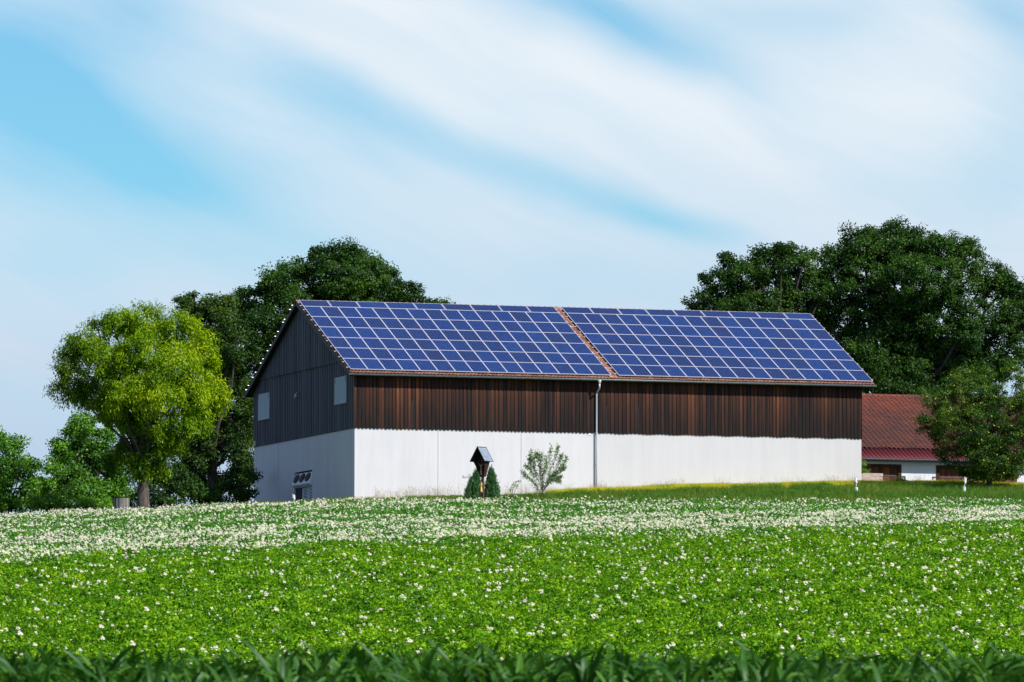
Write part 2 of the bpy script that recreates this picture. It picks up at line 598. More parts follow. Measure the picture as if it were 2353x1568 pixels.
M['grass_yellow'] = m_leaf('yellow_grass', (0.32, 0.33, 0.02), (0.62, 0.58, 0.03), (0.85, 0.76, 0.08), 0.3, 0.6, 0.05)  # yellowish blades, with the backlit glow of the tips put into the colour
M['grass_dry'] = m_leaf('dry_grass', (0.28, 0.20, 0.10), (0.46, 0.34, 0.18), (0.60, 0.46, 0.30), 0.25, 2, 0.03)
M['petal'] = m_leaf('white_petal', (0.84, 0.82, 0.62), (0.88, 0.86, 0.66), (0.92, 0.90, 0.74), 0.22, 2.0, 0.0, ttint=(1.0, 1.0, 0.9))
M['stamen'] = m_simple('stamen', (0.75, 0.55, 0.06), 0.7)
M['fruit'] = m_simple('apple_skin', (0.62, 0.48, 0.05), 0.4, var=0.3)

# solar cell face
mt, n, b = material('solar_cells')
co = n.new('ShaderNodeTexCoord').outputs['Object']
sp = n.new('ShaderNodeSeparateXYZ')
n.l.new(co, sp.inputs[0])
rnd = n.new('ShaderNodeObjectInfo').outputs['Random']


def lines(nn, v, period, width, off=0.0):
    fr = nn.math('FRACT', nn.math('ADD', nn.math('DIVIDE', v, period), 100.0 + off))
    d = nn.math('MINIMUM', fr, nn.math('SUBTRACT', 1.0, fr))
    return nn.math('LESS_THAN', d, width / period / 2)


gx = lines(n, sp.outputs[0], 0.1575, 0.010, 0.0)
gy = lines(n, sp.outputs[1], 0.1575, 0.004, 0.0)
bb = lines(n, sp.outputs[0], 0.07875, 0.003, 0.0)
grid = n.math('MAXIMUM', n.math('MAXIMUM', gx, gy), n.math('MULTIPLY', bb, 0.5))
cellv = n.new('ShaderNodeTexWhiteNoise', noise_dimensions='3D')
snap = n.new('ShaderNodeVectorMath', operation='SNAP')
n.l.new(co, snap.inputs[0])
snap.inputs[1].default_value = (0.1575, 0.1575, 10)
n.l.new(n.vmath('ADD', snap.outputs[0], rnd), cellv.inputs[0])
f = n.math('ADD', n.math('MULTIPLY', rnd, 0.6), n.math('MULTIPLY', cellv.outputs[0], 0.4))
cc = n.ramp(f, [(0.1, (0.007, 0.018, 0.075)), (0.6, (0.003, 0.025, 0.135)), (0.95, (0.006, 0.036, 0.150))])
cc = n.mix(n.math('MULTIPLY', grid, 0.6), cc, (0.18, 0.26, 0.45))
dust = n.noise(co, 2.5, 4, 0.6)
cc = n.mix(n.map(dust, 0.55, 0.9, 0.0, 0.05), cc, (0.35, 0.36, 0.38))
n.put(b.inputs['Base Color'], cc)
b.inputs['Roughness'].default_value = 0.12
b.inputs['Specular IOR Level'].default_value = 0.18
M['cells'] = mt

# ground
mt, n, b = material('soil_and_turf')
co = n.new('ShaderNodeTexCoord').outputs['Object']
f = n.noise(co, 0.8, 6, 0.65)
c = n.ramp(f, [(0.3, (0.030, 0.045, 0.014)), (0.6, (0.055, 0.095, 0.022)), (0.8, (0.095, 0.10, 0.045))])
n.put(b.inputs['Base Color'], c)
b.inputs['Roughness'].default_value = 0.95
M['soil'] = mt

# ------------------------------------------------------------------ ground sheet
ts = np.concatenate([[-3000, -1500, -700, -300, -150, -90], np.arange(-70, 71, 1.0), [90, 150, 300, 700, 1500, 3000]])
ds = np.concatenate([[-200, -60, 0, 20, 35], np.arange(45, 100, 5.0), np.arange(100, 360, 2.5), np.arange(360, 425, 1.0), [430, 450, 500, 600, 900, 1500, 3000, 6000]])
T, D = np.meshgrid(ts, ds)
X, Y = td2xy(T, D)
Z = ground_td(T, D)
nt, nd = len(ts), len(ds)
idx = np.arange(nt * nd).reshape(nd, nt)
Q = np.stack([idx[:-1, :-1], idx[:-1, 1:], idx[1:, 1:], idx[1:, :-1]], -1).reshape(-1, 4)
gobj = mesh_np('ground', np.stack([X, Y, Z], -1).reshape(-1, 3), Q, M['soil'], smooth=True)
tag(gobj, 'green and brown soil of the sloping farm field and bank', None, kind='structure')

# ------------------------------------------------------------------ barn
XW0, XW1 = 0.395, 30.19
WH = 9.9
ZP = 3.966
A_ = 0.4234
ZR = 11.682
SL = 11.504
XR0, XR1 = -0.084, 30.80
ca, sa = math.cos(A_), math.sin(A_)


def RP(x, s, h=0.0, side=-1):
    return Vector((x, side * (s * ca + h * sa), ZR - s * sa + h * ca))


def roof_z(y, h=0.0):
    return ZR + h / ca - abs(y) * math.tan(A_)


rng = random.Random(5)
barn = empty('barn', (0, 0, 0))
tag(barn, 'long barn with white plaster base, brown timber upper wall and low pitched roof', 'barn')
# plaster walls, long sides and back gable
b = MB()
b.box(XW0 + 0.3, XW1, -WH, -WH + 0.3, -1.5, ZP)
b.box(XW0 + 0.3, XW1, WH - 0.3, WH, -1.5, ZP)
b.box(XW1 - 0.3, XW1, -WH + 0.3, WH - 0.3, -1.5, ZP)
b.build('plaster_wall', M['plaster'], barn)
# gable wall with opening
b = MB()
OY0, OY1, OZ0, OZ1 = -1.77, 1.75, 0.28, 2.06
b.box(XW0, XW0 + 0.3, -WH, OY0, -1.5, ZP)
b.box(XW0, XW0 + 0.3, OY1, WH, -1.5, ZP)
b.box(XW0, XW0 + 0.3, OY0, OY1, OZ1, ZP)
b.box(XW0, XW0 + 0.3, OY0, OY1, -1.5, OZ0)
gw = b.build('gable_wall', M['plaster'], barn)
# expansion joints
def one(name, mat, parent, *bx, **k):
    b = MB()
    b.box(*bx)
    return b.build(name, mat, parent, **k)


for x in (5.2, 10.03):
    one('expansion_joint', M['joint'], barn, x - 0.015, x + 0.015, -WH - 0.003, -WH + 0.01, -1, ZP)
for y in (-9.2, -4.84, 4.9):
    one('expansion_joint', M['joint'], barn, XW0 - 0.003, XW0 + 0.01, y - 0.02, y + 0.02, -1, ZP)
one('expansion_joint', M['joint'], barn, XW0 - 0.003, XW0 + 0.01, 0.02, 0.05, OZ1 + .02, ZP)
# recess, fans and louvres
b = MB()
b.box(XW0 + 0.30, XW0 + 0.34, OY0 - .1, OY1 + .1, OZ0 - .1, OZ1 + .1)
b.box(XW0 + 0.10, XW0 + 0.299, 0.47, OY1, OZ0 + .002, 1.2)
b.build('window_recess', M['recess'], barn)
b = MB()
y0, y1 = OY0 + .02, OY1 - .02
b.prism([(XW0 - 0.16, y0, 1.36), (XW0 - 0.16, y0, 1.30), (XW0 + .02, y0, 1.16), (XW0 + .28, y0, 1.14), (XW0 + .28, y0, 1.96), (XW0 + .10, y0, 1.98)], (0, y1 - y0, 0))
fan = b.build('fan_unit', M['white'], barn, bevel=0.015)
for k in range(3):
    cy = y1 - 0.62 - k * 1.10
    b = MB()
    cz, cx = 1.67, XW0 - 0.035
    nx = Vector((-0.62, 0, 0.26)).normalized()
    uu = Vector((0.26, 0, 0.62)).normalized()
    vv = Vector((0, 1, 0))
    c0 = Vector((cx, cy, cz))
    pts = [c0 + (uu * math.sin(q) * 0.27 + vv * math.cos(q) * 0.42) for q in np.linspace(0, 2 * math.pi, 25)[:-1]]
    b.prism([p - nx * .05 for p in pts], nx * 0.10)
    b.build('fan', M['black'], fan)
    b = MB()
    for q in range(8):
        an = q * math.pi / 4
        e = uu * math.sin(an) * 0.27 + vv * math.cos(an) * 0.42
        b.tube([c0 + nx * .06 + e * .15, c0 + nx * .06 + e], 0.008, 5)
    for rr in (0.45, 0.75):
        b.tube([c0 + nx * .06 + (uu * math.sin(q) * 0.27 + vv * math.cos(q) * 0.42) * rr for q in np.linspace(0, 2 * math.pi, 21)], 0.008, 5, cap=False)
    b.build('fan_guard', M['iron'], fan)
b = MB()
ly0, ly1, lz0, lz1 = OY0 + .01, 0.45, 0.34, 1.12
b.box(XW0 + .10, XW0 + .16, ly0, ly0 + .07, lz0, lz1)
b.box(XW0 + .10, XW0 + .16, ly1 - .07, ly1, lz0, lz1)
b.box(XW0 + .10, XW0 + .16, -.72, -.62, lz0, lz1)
b.box(XW0 + .10, XW0 + .16, ly0 + .07, ly1 - .07, lz0, lz0 + .03)
for k in range(9):
    z = lz0 + 0.07 + k * 0.082
    b.hexa([(XW0 + .105, ly0 + .07, z), (XW0 + .15, ly0 + .07, z + .035), (XW0 + .15, ly1 - .07, z + .035), (XW0 + .105, ly1 - .07, z),
            (XW0 + .105, ly0 + .07, z + .025), (XW0 + .15, ly0 + .07, z + .055), (XW0 + .15, ly1 - .07, z + .055), (XW0 + .105, ly1 - .07, z + .025)])
b.build('louvre_shutter', M['white'], barn)

# long side cladding: board on board
b = MB()
x = XW0 - 0.06
k = 0
while x < XW1 + .02:
    wid = rng.uniform(0.125, 0.15)
    gap = rng.uniform(0.075, 0.10)
    b.tint = min(1, max(0, rng.gauss(0.46, 0.24)))
    zb = ZP - 0.05 + (rng.uniform(-.012, .012) if x < 14.4 else 0.02 * math.sin(k * 0.9))
    b.box(x, min(x + wid, XW1 + .03), -WH - 0.062, -WH - 0.036, zb, roof_z(WH) - .12)
    b.tint = min(1, max(0, rng.gauss(0.34, 0.22)))
    b.box(min(x + wid + .002, XW1 - .01), min(x + wid + gap - .002, XW1 + .028), -WH - 0.034, -WH - 0.004, zb + (0.03 if x < 14.4 else 0.015), roof_z(WH) - .12)
    x += wid + gap
    k += 1
b.build('timber_cladding', M['boards'], barn)
b = MB()
for q in range(60):
    b.tint = rng.random()
    b.box(XW0 + .1 + q * .497, XW0 + .1 + q * .497 + .48, WH + 0.01, WH + 0.04, ZP - .05, roof_z(WH) - .12)
b.tint = .3
b.build('rear_cladding', M['boards'], barn)
# gable cladding (both gables), upper part laps over the lower
for gx0, sgn, nm in ((XW0, -1, 'gable_cladding'), (XW1, 1, 'end_cladding')):
    b = MB()
    y = -WH
    while y < WH:
        y2 = min(y + 0.17, WH)
        for (ya, yb, th) in ((y, y2, 0.055), (y2 + .002, min(y + 0.338, WH), 0.025)):
            if yb <= ya:
                continue
            b.tint = min(1, max(0, rng.gauss(0.62 if th > .04 else 0.12, 0.13)))  # set-back boards tinted darker, shade between the battens put into the tone
            zt = lambda q: roof_z(q) - .16
            zl = 7.80
            top = [min(zt(ya), zl), min(zt(yb), zl)]
            xo = gx0 + sgn * th
            xi = gx0 + sgn * 0.002
            b.hexa([(xi, ya, ZP - .04), (xo, ya, ZP - .04), (xo, yb, ZP - .04), (xi, yb, ZP - .04), (xi, ya, top[0]), (xo, ya, top[0]), (xo, yb, top[1]), (xi, yb, top[1])])
            if zt(ya) > zl - .06 and zt(yb) > zl - .06:
                xo = gx0 + sgn * (th + .08)
                xi = gx0 + sgn * (.075)
                b.hexa([(xi, ya, zl - .08), (xo, ya, zl - .08), (xo, yb, zl - .08), (xi, yb, zl - .08), (xi, ya, zt(ya)), (xo, ya, zt(ya)), (xo, yb, zt(yb)), (xi, yb, zt(yb))])
        y += 0.34
    b.build(nm, M['boards_grey'], barn)
    b = MB()   # inner gable skin behind the boards
    xs = gx0 + (0.0 if sgn < 0 else -0.1)
    b.prism([(xs, -WH, ZP), (xs, WH, ZP), (xs, WH, roof_z(WH) - .2), (xs, 0, ZR - .2), (xs, -WH, roof_z(WH) - .2)], (0.1, 0, 0))
    b.build('gable_skin', M['dark_wood'], barn)
# shutters, lamp, meter box, sign
for (ya, yb, za, zb) in ((6.51, 8.82, 5.40, 6.91), (-8.59, -6.34, 5.40, 6.91)):
    b = MB()
    b.box(XW0 - .10, XW0 - .058, ya, yb, za, zb)
    sh = b.build('shutter', M['shutter'], barn, bevel=.008)
    for yy in (ya + .15, yb - .15):
        one('hinge', M['iron'], sh, XW0 - .112, XW0 - .101, yy - .03, yy + .03, zb - .32, zb - .02)
b = MB()
b.tube([(XW0 - .06, .66, 6.5), (XW0 - .2, .66, 6.5), (XW0 - .24, .66, 6.44)], .03, 8)
b.tube([(XW0 - .24, .66, 6.46), (XW0 - .24, .66, 6.2)], [.06, .10], 10)
b.build('wall_lamp', M['zinc'], barn, smooth=True)
b = MB()
b.box(XW0 - .08, XW0 - .06, 9.35, 9.85, 3.98, 4.28)
b.build('junction_box', M['yellow'], barn)
b = MB()
b.box(13.93, 14.15, -WH - .02, -WH - .003, 3.80, 3.90)
b.build('sign_plate', M['white'], barn)

# fascia and soffit
b = MB()
b.box(XW0 - .3, XW1 + .3, -WH - .20, -WH - .07, roof_z(WH) - .40, roof_z(WH) - .17)
b.box(XR0 + .02, XR1 - .02, -SL * ca + .02, -SL * ca + .07, roof_z(SL * ca) - .20, roof_z(SL * ca) - .03)
b.build('fascia_board', M['dark_wood'], barn)

# roof slabs
roof = None
for side in (-1, 1):
    b = MB()
    b.prism([RP(XR0 + .05, 0.0, -.05, side), RP(XR0 + .05, SL - .02, -.05, side), RP(XR0 + .05, SL - .02, -.14, side), RP(XR0 + .05, 0.0, -.14, side)], (XR1 - XR0 - .1, 0, 0))
    rb = b.build('roof_deck', M['dark_wood'], barn)
    # barge boards
    for xx in (XR0, XR1 - .04):
        b = MB()
        b.prism([RP(xx, 0.0, -.02, side), RP(xx, SL, -.02, side), RP(xx, SL, -.24, side), RP(xx, 0.0, -.24, side)], (.04, 0, 0))
        b.build('barge_board', M['verge_wood'], barn)


def pantiles(name, x0, x1, s0, s1, fn, mat, parent, gauge=0.335, per=0.21, amp=0.022, sub=6, seed=1, step=.032):
    rs = np.random.RandomState(seed)
    nx = int((x1 - x0) / per * sub) + 1
    xs = x0 + np.arange(nx) * per / sub
    hw = amp * (np.sin(2 * np.pi * (xs - x0) / per) + 0.35 * np.sin(4 * np.pi * (xs - x0) / per + .7))
    rows = int((s1 - s0) / gauge)
    Vs, Qs, Ts = [], [], []
    base = 0
    tiles = int(nx / sub) + 1
    for r in range(rows + 1):
        sa_ = s0 + r * gauge
        sb_ = min(sa_ + gauge + 0.02, s1)
        if sb_ - sa_ < .05:
            continue
        jit = rs.uniform(-.006, .006, tiles)[np.minimum(np.arange(nx) // sub, tiles - 1)]
        for (s_, dh) in ((sa_, 0.0), (sb_, step), (sb_, 0.0)):
            Vs.append(fn(xs, np.full(nx, s_), hw + dh + jit))
        i = np.arange(nx - 1)
        for k in (0, 1):
            Qs.append(np.stack([base + k * nx + i, base + (k + 1) * nx + i, base + (k + 1) * nx + i + 1, base + k * nx + i + 1], -1))
            Ts.append(np.clip(rs.normal(.5, .28, tiles), 0, 1)[np.minimum(i // sub, tiles - 1)] * (1.0 if k == 0 else 0.4))
        base += 3 * nx
    return mesh_np(name, np.concatenate(Vs), np.concatenate(Qs), mat, parent, tint=np.concatenate(Ts), smooth=True)


def fn_barn(side):
    def f(x, s, h):
        return np.stack([x, side * (s * ca + h * sa), ZR - s * sa + h * ca], -1)
    return f


pantiles('roof_tiles', XR0 + .02, XR1 - .01, 0.0, SL, fn_barn(-1), M['tile'], barn)
pantiles('roof_tiles', XR0 + .02, XR1 - .01, 0.0, SL, fn_barn(1), M['tile'], barn, sub=4, seed=4)
b = MB()   # ridge caps
x = XR0
while x < XR1 - .1:
    b.tint = rng.uniform(.3, 1)
    x2 = min(x + .36, XR1 + .02)
    ring = []
    for (xx, rr) in ((x, .125), (x + .06, .125), (x + .07, .105), (x2, .10)):
        ring.append([(xx, -rr * math.cos(q) * 1.15, ZR - .07 + rr * math.sin(q)) for q in np.linspace(-.35, math.pi + .35, 9)])
    for i in range(3):
        b.add(ring[i] + ring[i + 1], [(k, k + 1, 9 + k + 1, 9 + k) for k in range(8)])
    b.add(ring[0], [list(range(9))])
    x += .36
b.tint = .5
b.build('ridge_tiles', M['tile'], barn)

# gutter and downpipe
yg = -SL * ca - 0.055
zg = roof_z(SL * ca) - 0.075
b = MB()
ns = 10
prof = [(yg - .075 * math.cos(q), zg - .075 * math.sin(q)) for q in np.linspace(0, math.pi, ns)]
prof_in = [(yg - .068 * math.cos(q), zg - .068 * math.sin(q)) for q in np.linspace(0, math.pi, ns)]
for pr, flip in ((prof, False), (prof_in, True)):
    vs = [(XR0 - .02, y, z) for y, z in pr] + [(XR1 + .04, y, z) for y, z in pr]
    b.add(vs, [((i, i + 1, ns + i + 1, ns + i) if flip else (i, ns + i, ns + i + 1, i + 1)) for i in range(ns - 1)])
b.add([(XR0 - .02, y, z) for y, z in prof], [list(range(ns))])
b.add([(XR1 + .04, y, z) for y, z in prof], [list(range(ns))[::-1]])
b.tube([(XR0 - .02, prof[0][0], prof[0][1] + .004), (XR1 + .04, prof[0][0], prof[0][1] + .004)], .012, 8)
gut = b.build('gutter', M['zinc'], barn, smooth=True)
for x in np.arange(XR0 + .4, XR1, .72):
    b = MB()
    pts = [(x, yg - .079 * math.cos(q), zg - .079 * math.sin(q)) for q in np.linspace(0, math.pi, 9)]
    b.tube(pts, .008, 5)
    b.build('gutter_bracket', M['zinc_dark'], gut)
b = MB()
DX = 14.40
b.tube([(DX, yg, zg - .05), (DX, yg, zg - .12), (DX, yg, zg - .24), (DX, yg, zg - .27)], [.10, .095, .055, .052], 14)
b.tube([(DX, yg, zg - .26), (DX, yg, zg - .42), (DX, yg + .05, zg - .50), (DX, -WH - .17, zg - .72), (DX, -WH - .13, zg - .82), (DX, -WH - .13, 3.2), (DX, -WH - .13, -1)], .050, 14)
dp = b.build('downpipe', M['pipe'], barn, smooth=True)
for z in (6.05, 3.93, 2.2):
    b = MB()
    b.tube([(DX, -WH - .13, z - .015), (DX, -WH - .13, z + .015)], .060, 14)
    b.box(DX - .02, DX + .02, -WH - .13, -WH - .002, z - .012, z + .012)
    b.build('pipe_clamp', M['alu'], dp)

# ------------------------------------------------------------------ solar arrays: 99 panels each
PW, PH, TH = 0.99, 1.65, 0.04
GAP = 0.452
S0 = 0.333
yR = math.atan2(sa, ca)


def panel_meshes(wd, ht):
    fr = MB()
    e = 0.024
    fr.box(-wd / 2, wd / 2, -ht / 2, -ht / 2 + e, -TH, 0)
    fr.box(-wd / 2, wd / 2, ht / 2 - e, ht / 2, -TH, 0)
    fr.box(-wd / 2, -wd / 2 + e, -ht / 2 + e, ht / 2 - e, -TH, 0)
    fr.box(wd / 2 - e, wd / 2, -ht / 2 + e, ht / 2 - e, -TH, 0)
    a = fr.build('frame', M['alu'], link=False)
    ce = MB()
    ce.box(-wd / 2 + e, wd / 2 - e, -ht / 2 + e, ht / 2 - e, -0.012, -0.004)
    c = ce.build('solar_panel', M['cells'], link=False)
    return c.data, a.data


cells_p, frame_p = panel_meshes(PW, PH)


def solar_array(xa, label):
    root = empty('solar_array', RP(xa, 0, 0))
    tag(root, label, 'solar array', 'solar arrays on the barn roof')
    rot = Matrix.Rotation(A_, 4, 'X')   # local y points up the slope

    def put(cx, cs, rz):
        o = bpy.data.objects.new('solar_panel', cells_p)
        COL.objects.link(o)
        o.parent = root
        p = RP(cx, cs, 0.15) - RP(0, 0, 0)
        jit = Matrix.Rotation(rng.uniform(-.002, .002), 4, 'X') @ Matrix.Rotation(rng.uniform(-.002, .002), 4, 'Y')
        o.matrix_local = Matrix.Translation(p) @ rot @ jit @ Matrix.Rotation(rz, 4, 'Z')
        f_ = bpy.data.objects.new('frame', frame_p)
        COL.objects.link(f_)
        f_.parent = o

    for k in range(9):
        put(PH / 2 + k * 1.685, S0 + PW / 2, math.pi / 2)
    for r in range(6):
        for k in range(15):
            put(PW / 2 + k * 1.01, S0 + 1.01 + r * 1.67 + PH / 2, 0)
    rows = [(S0, PW)] + [(S0 + 1.01 + r * 1.67, PH) for r in range(6)]
    for s, h in rows:
        for fr_ in (.24, .76):
            b = MB()
            ss = s + h * fr_
            q = [RP(-.13, ss - .02, .10), RP(-.13, ss + .02, .10), RP(-.13, ss + .02, .06), RP(-.13, ss - .02, .06)]
            b.prism([v - RP(0, 0, 0) for v in q], (15.13 + .26, 0, 0))
            b.build('mounting_rail', M['alu'], root)
    return root


solar_array(0.0, 'left half of the blue solar panels, nearest the dark gable end')
solar_array(15.13 + GAP, 'right half of the blue solar panels, beyond the tiled gap in the roof')
# array on the far slope: only its rail ends show past the left roof edge
root = empty('solar_array', RP(0, 0, 0, 1))
tag(root, 'solar array on the far roof slope, only pale rail ends showing past the roof edge', 'solar array', 'solar arrays on the barn roof')
for r in range(7):
    for fr_ in (.24, .58):
        ss = .45 + r * 1.62 + 1.62 * fr_ - .2 + rng.uniform(-.12, .12)
        b = MB()
        q = [RP(-.125, ss - .02, .065, 1), RP(-.125, ss + .02, .065, 1), RP(-.125, ss + .02, .03, 1), RP(-.125, ss - .02, .03, 1)]
        b.prism([v - RP(0, 0, 0) for v in q], (30.7, 0, 0))
        b.build('mounting_rail', M['zinc'], root)

# ------------------------------------------------------------------ low farm building to the right
fb = empty('farm_building', (31, -2, 1.3))
tag(fb, 'low white farm building with red tiled roof and maroon sheet eave, right of the barn', 'building')
FX0, FX1, FY = 30.75, 62.0, -2.0
OFF = Vector((31, -2, 1.3))


def fmb(b, name, mat, **k):
    b.v = [tuple(Vector(v) - OFF) for v in b.v]
    return b.build(name, mat, k.pop('parent', fb), **k)


D1 = (31.6, 35.68)   # door openings in x
D2 = (37.82, 42.84)
zh = 2.98
b = MB()
for a_, c_ in ((FX0, D1[0]), (D1[1], D2[0]), (D2[1], FX1)):
    b.box(a_, c_, FY, FY + .35, 0, 3.3)
for a_, c_ in (D1, D2):
    b.box(a_, c_, FY, FY + .35, zh, 3.3)
b.box(FX1 - .3, FX1, FY + .35, 14, 0, 3.9)
b.box(FX0, FX0 + .3, FY + .35, 14, 0, 3.9)
b.box(FX0 + .3, FX1 - .3, 13.7, 14, 0, 3.9)
b.v = [v for v in b.v]
wall = b.build('wall', M['plaster_far'], fb)
wall.location = -OFF
for (a_, c_), nm in ((D1, 1), (D2, -1)):
    b = MB()
    k = a_ + .22
    while k < c_ - .22:
        b.tint = rng.uniform(.2, .9)
        b.box(k, min(k + .17, c_ - .22), FY + .10, FY + .14, 0.6, zh - .16)
        k += .176
    b.tint = .3
    d_ = b.build('door', M['door'], fb)
    d_.location = -OFF
    b = MB()
    b.tint = .12
    b.box(a_, a_ + .2, FY - .03, FY + .16, .6, zh)
    b.box(c_ - .2, c_, FY - .03, FY + .16, .6, zh)
    b.box(a_ + .2, c_ - .2, FY - .03, FY + .16, zh - .16, zh)
    b.build('door_frame', M['door'], d_)
    b = MB()
    if nm == 1:
        b.box(c_ - 2.6, c_ - .25, FY + .075, FY + .10, 2.30, 2.36)
        b.box(c_ + .02, c_ + .25, FY - .04, FY, 2.26, 2.32)
        b.box(c_ + .19, c_ + .25, FY - .04, FY, 2.16, 2.26)
    else:
        b.box(a_ + .25, a_ + 2.6, FY + .075, FY + .10, 2.27, 2.33)
        b.box(a_ - .22, a_ - .02, FY - .04, FY, 2.26, 2.32)
        b.box(a_ - .22, a_ - .16, FY - .04, FY, 2.16, 2.26)
    b.build('hinge_strap', M['iron'], d_)
# roofs: corrugated apron then tiles
E1, Z1 = -2.55, 3.27
E2, Z2 = -0.95, 4.02
RY, RZ = 6.6, 7.50
xs = np.arange(FX0 - .02, FX1 + .3, .02)
h = 0.045 * np.sin(2 * np.pi * xs / .26)
Vt = np.concatenate([np.stack([xs, np.full_like(xs, y), z + h], -1) for y, z in ((E1, Z1), (E2 + .1, Z2 + .03))])
i = np.arange(len(xs) - 1)
n_ = len(xs)
o = mesh_np('sheet_roof', Vt - np.array(OFF), np.stack([i, i + 1, n_ + i + 1, n_ + i], -1), M['corrug'], fb, smooth=True)
sm = o.modifiers.new('thick', 'SOLIDIFY')
sm.thickness = .012
slen = math.hypot(RY - E2, RZ - Z2)
cy_, cz_ = (RY - E2) / slen, (RZ - Z2) / slen


def fn_far(x, s, h_):
    # s from ridge down
    return np.stack([x - OFF[0], RY - s * cy_ - h_ * cz_ - OFF[1], RZ - s * cz_ + h_ * cy_ - OFF[2]], -1)


tl = pantiles('tile_roof', FX0 - .02, FX1 + .3, 0, slen + .1, fn_far, M['tile_far'], fb, gauge=.335, per=.30, amp=.040, seed=9, step=.055)
tl.data.transform(Matrix.Identity(4))
b = MB()
b.tint = .3
b.prism([(FX0, RY, RZ - .06), (FX0, E1 + .1, Z1 - .10), (FX0, E1 + .1, Z1 - .16), (FX0, RY, RZ - .3), (FX0, 14.6, 4.0), (FX0, 14.6, 4.2)], (FX1 - FX0 + .2, 0, 0))
fmb(b, 'roof_deck', M['dark_wood'])
b = MB()
x = FX0
while x < FX1:
    b.tint = rng.uniform(.3, .9) * (1 if x < 34 else .5)
    b.tube([(x, RY, RZ + .0), (x + .05, RY, RZ + .0), (x + .06, RY, RZ + .0), (x + .38, RY, RZ)], [.14, .14, .12, .11], 10)
    x += .38
fmb(b, 'ridge_tiles', M['tile_far'])
b = MB()
pr = [(E1 - .08 - .08 * math.cos(q), Z1 - .03 - .09 * math.sin(q)) for q in np.linspace(0, math.pi, 9)]
b.add([(FX0, y, z) for y, z in pr] + [(FX1 + .3, y, z) for y, z in pr], [(i, 9 + i, 9 + i + 1, i + 1) for i in range(8)])
b.tube([(FX0, E1 - .16, Z1 - .028), (FX1 + .3, E1 - .16, Z1 - .028)], .014, 6)
b.box(FX0, FX1, E1 + .03, E1 + .08, Z1 - .18, Z1 - .05)
fmb(b, 'gutter', M['zinc_dark'])

# ------------------------------------------------------------------ trees
def leaf_quads(P, Dn, L, Wd, rs, droop=0.0):
    """P points, Dn preferred normals; returns V, Q for rhombic leaves"""
    n = len(P)
    rnd = rs.normal(size=(n, 3))
    nrm = Dn + rnd * 0.75
    nrm /= np.linalg.norm(nrm, axis=1, keepdims=True) + 1e-9
    a = rs.normal(size=(n, 3))
    a[:, 2] -= droop * 2.2
    a -= nrm * np.sum(a * nrm, 1, keepdims=True)
    a /= np.linalg.norm(a, axis=1, keepdims=True) + 1e-9
    bb_ = np.cross(nrm, a)
    l = (L * rs.uniform(.65, 1.3, n))[:, None]
    wd = l * Wd
    fold = nrm * l * 0.10
    v0 = P
    v1 = P + a * l * .45 + bb_ * wd * .5 + fold
    v2 = P + a * l
    v3 = P + a * l * .5 - bb_ * wd * .5 + fold
    V_ = np.stack([v0, v1, v2, v3], 1).reshape(-1, 3)
    Q_ = np.arange(n * 4).reshape(n, 4)
    return V_, Q_


def crown_clumps(lumps, rs, spacing, cr, lob=.09):
    """lumps: (centre, radii). Returns clump centres + outward normals on their outer shells"""
    P, N = [], []
    cs = np.array([l[0] for l in lumps], float)
    rr = np.array([l[1] for l in lumps], float)
    for i, (c, r) in enumerate(lumps):
        c = np.array(c, float)
        r = np.array(r, float)
        area = 4 * np.pi * ((r[0] * r[1]) ** 1.6 / 3 + (r[0] * r[2]) ** 1.6 / 3 + (r[1] * r[2]) ** 1.6 / 3) ** (1 / 1.6)
        n = int(area / spacing ** 2 * 1.25)
        v = rs.normal(size=(n, 3))
        v /= np.linalg.norm(v, axis=1, keepdims=True)
        n = int(n * 1.3)
        v = rs.normal(size=(n, 3))
        v /= np.linalg.norm(v, axis=1, keepdims=True)
        sc = np.where(rs.rand(n) < .25, rs.uniform(.3, .75, n), rs.uniform(.6, 1.0, n) ** .5) + rs.normal(0, .05, n)
        p = c + v * r * sc[:, None]
        lobe = np.sin(p[:, 0] * 1.9 + i) * np.sin(p[:, 2] * 2.1 + 2 * i) + np.sin(p[:, 1] * 1.7 + p[:, 2] * 1.3 + i * 3)
        p = c + (p - c) * (1 + lob * lobe)[:, None]
        keep = (lobe > (-1.3 if lob < .14 else -.9)) | (sc < .85)
        for j in range(len(lumps)):
            if j != i:
                q = (p - cs[j]) / rr[j]
                keep &= ~(np.sum(q * q, 1) < .42)
        P.append(p[keep])
        nn = v / r
        nn /= np.linalg.norm(nn, axis=1, keepdims=True)
        N.append(nn[keep])
    return np.concatenate(P), np.concatenate(N)


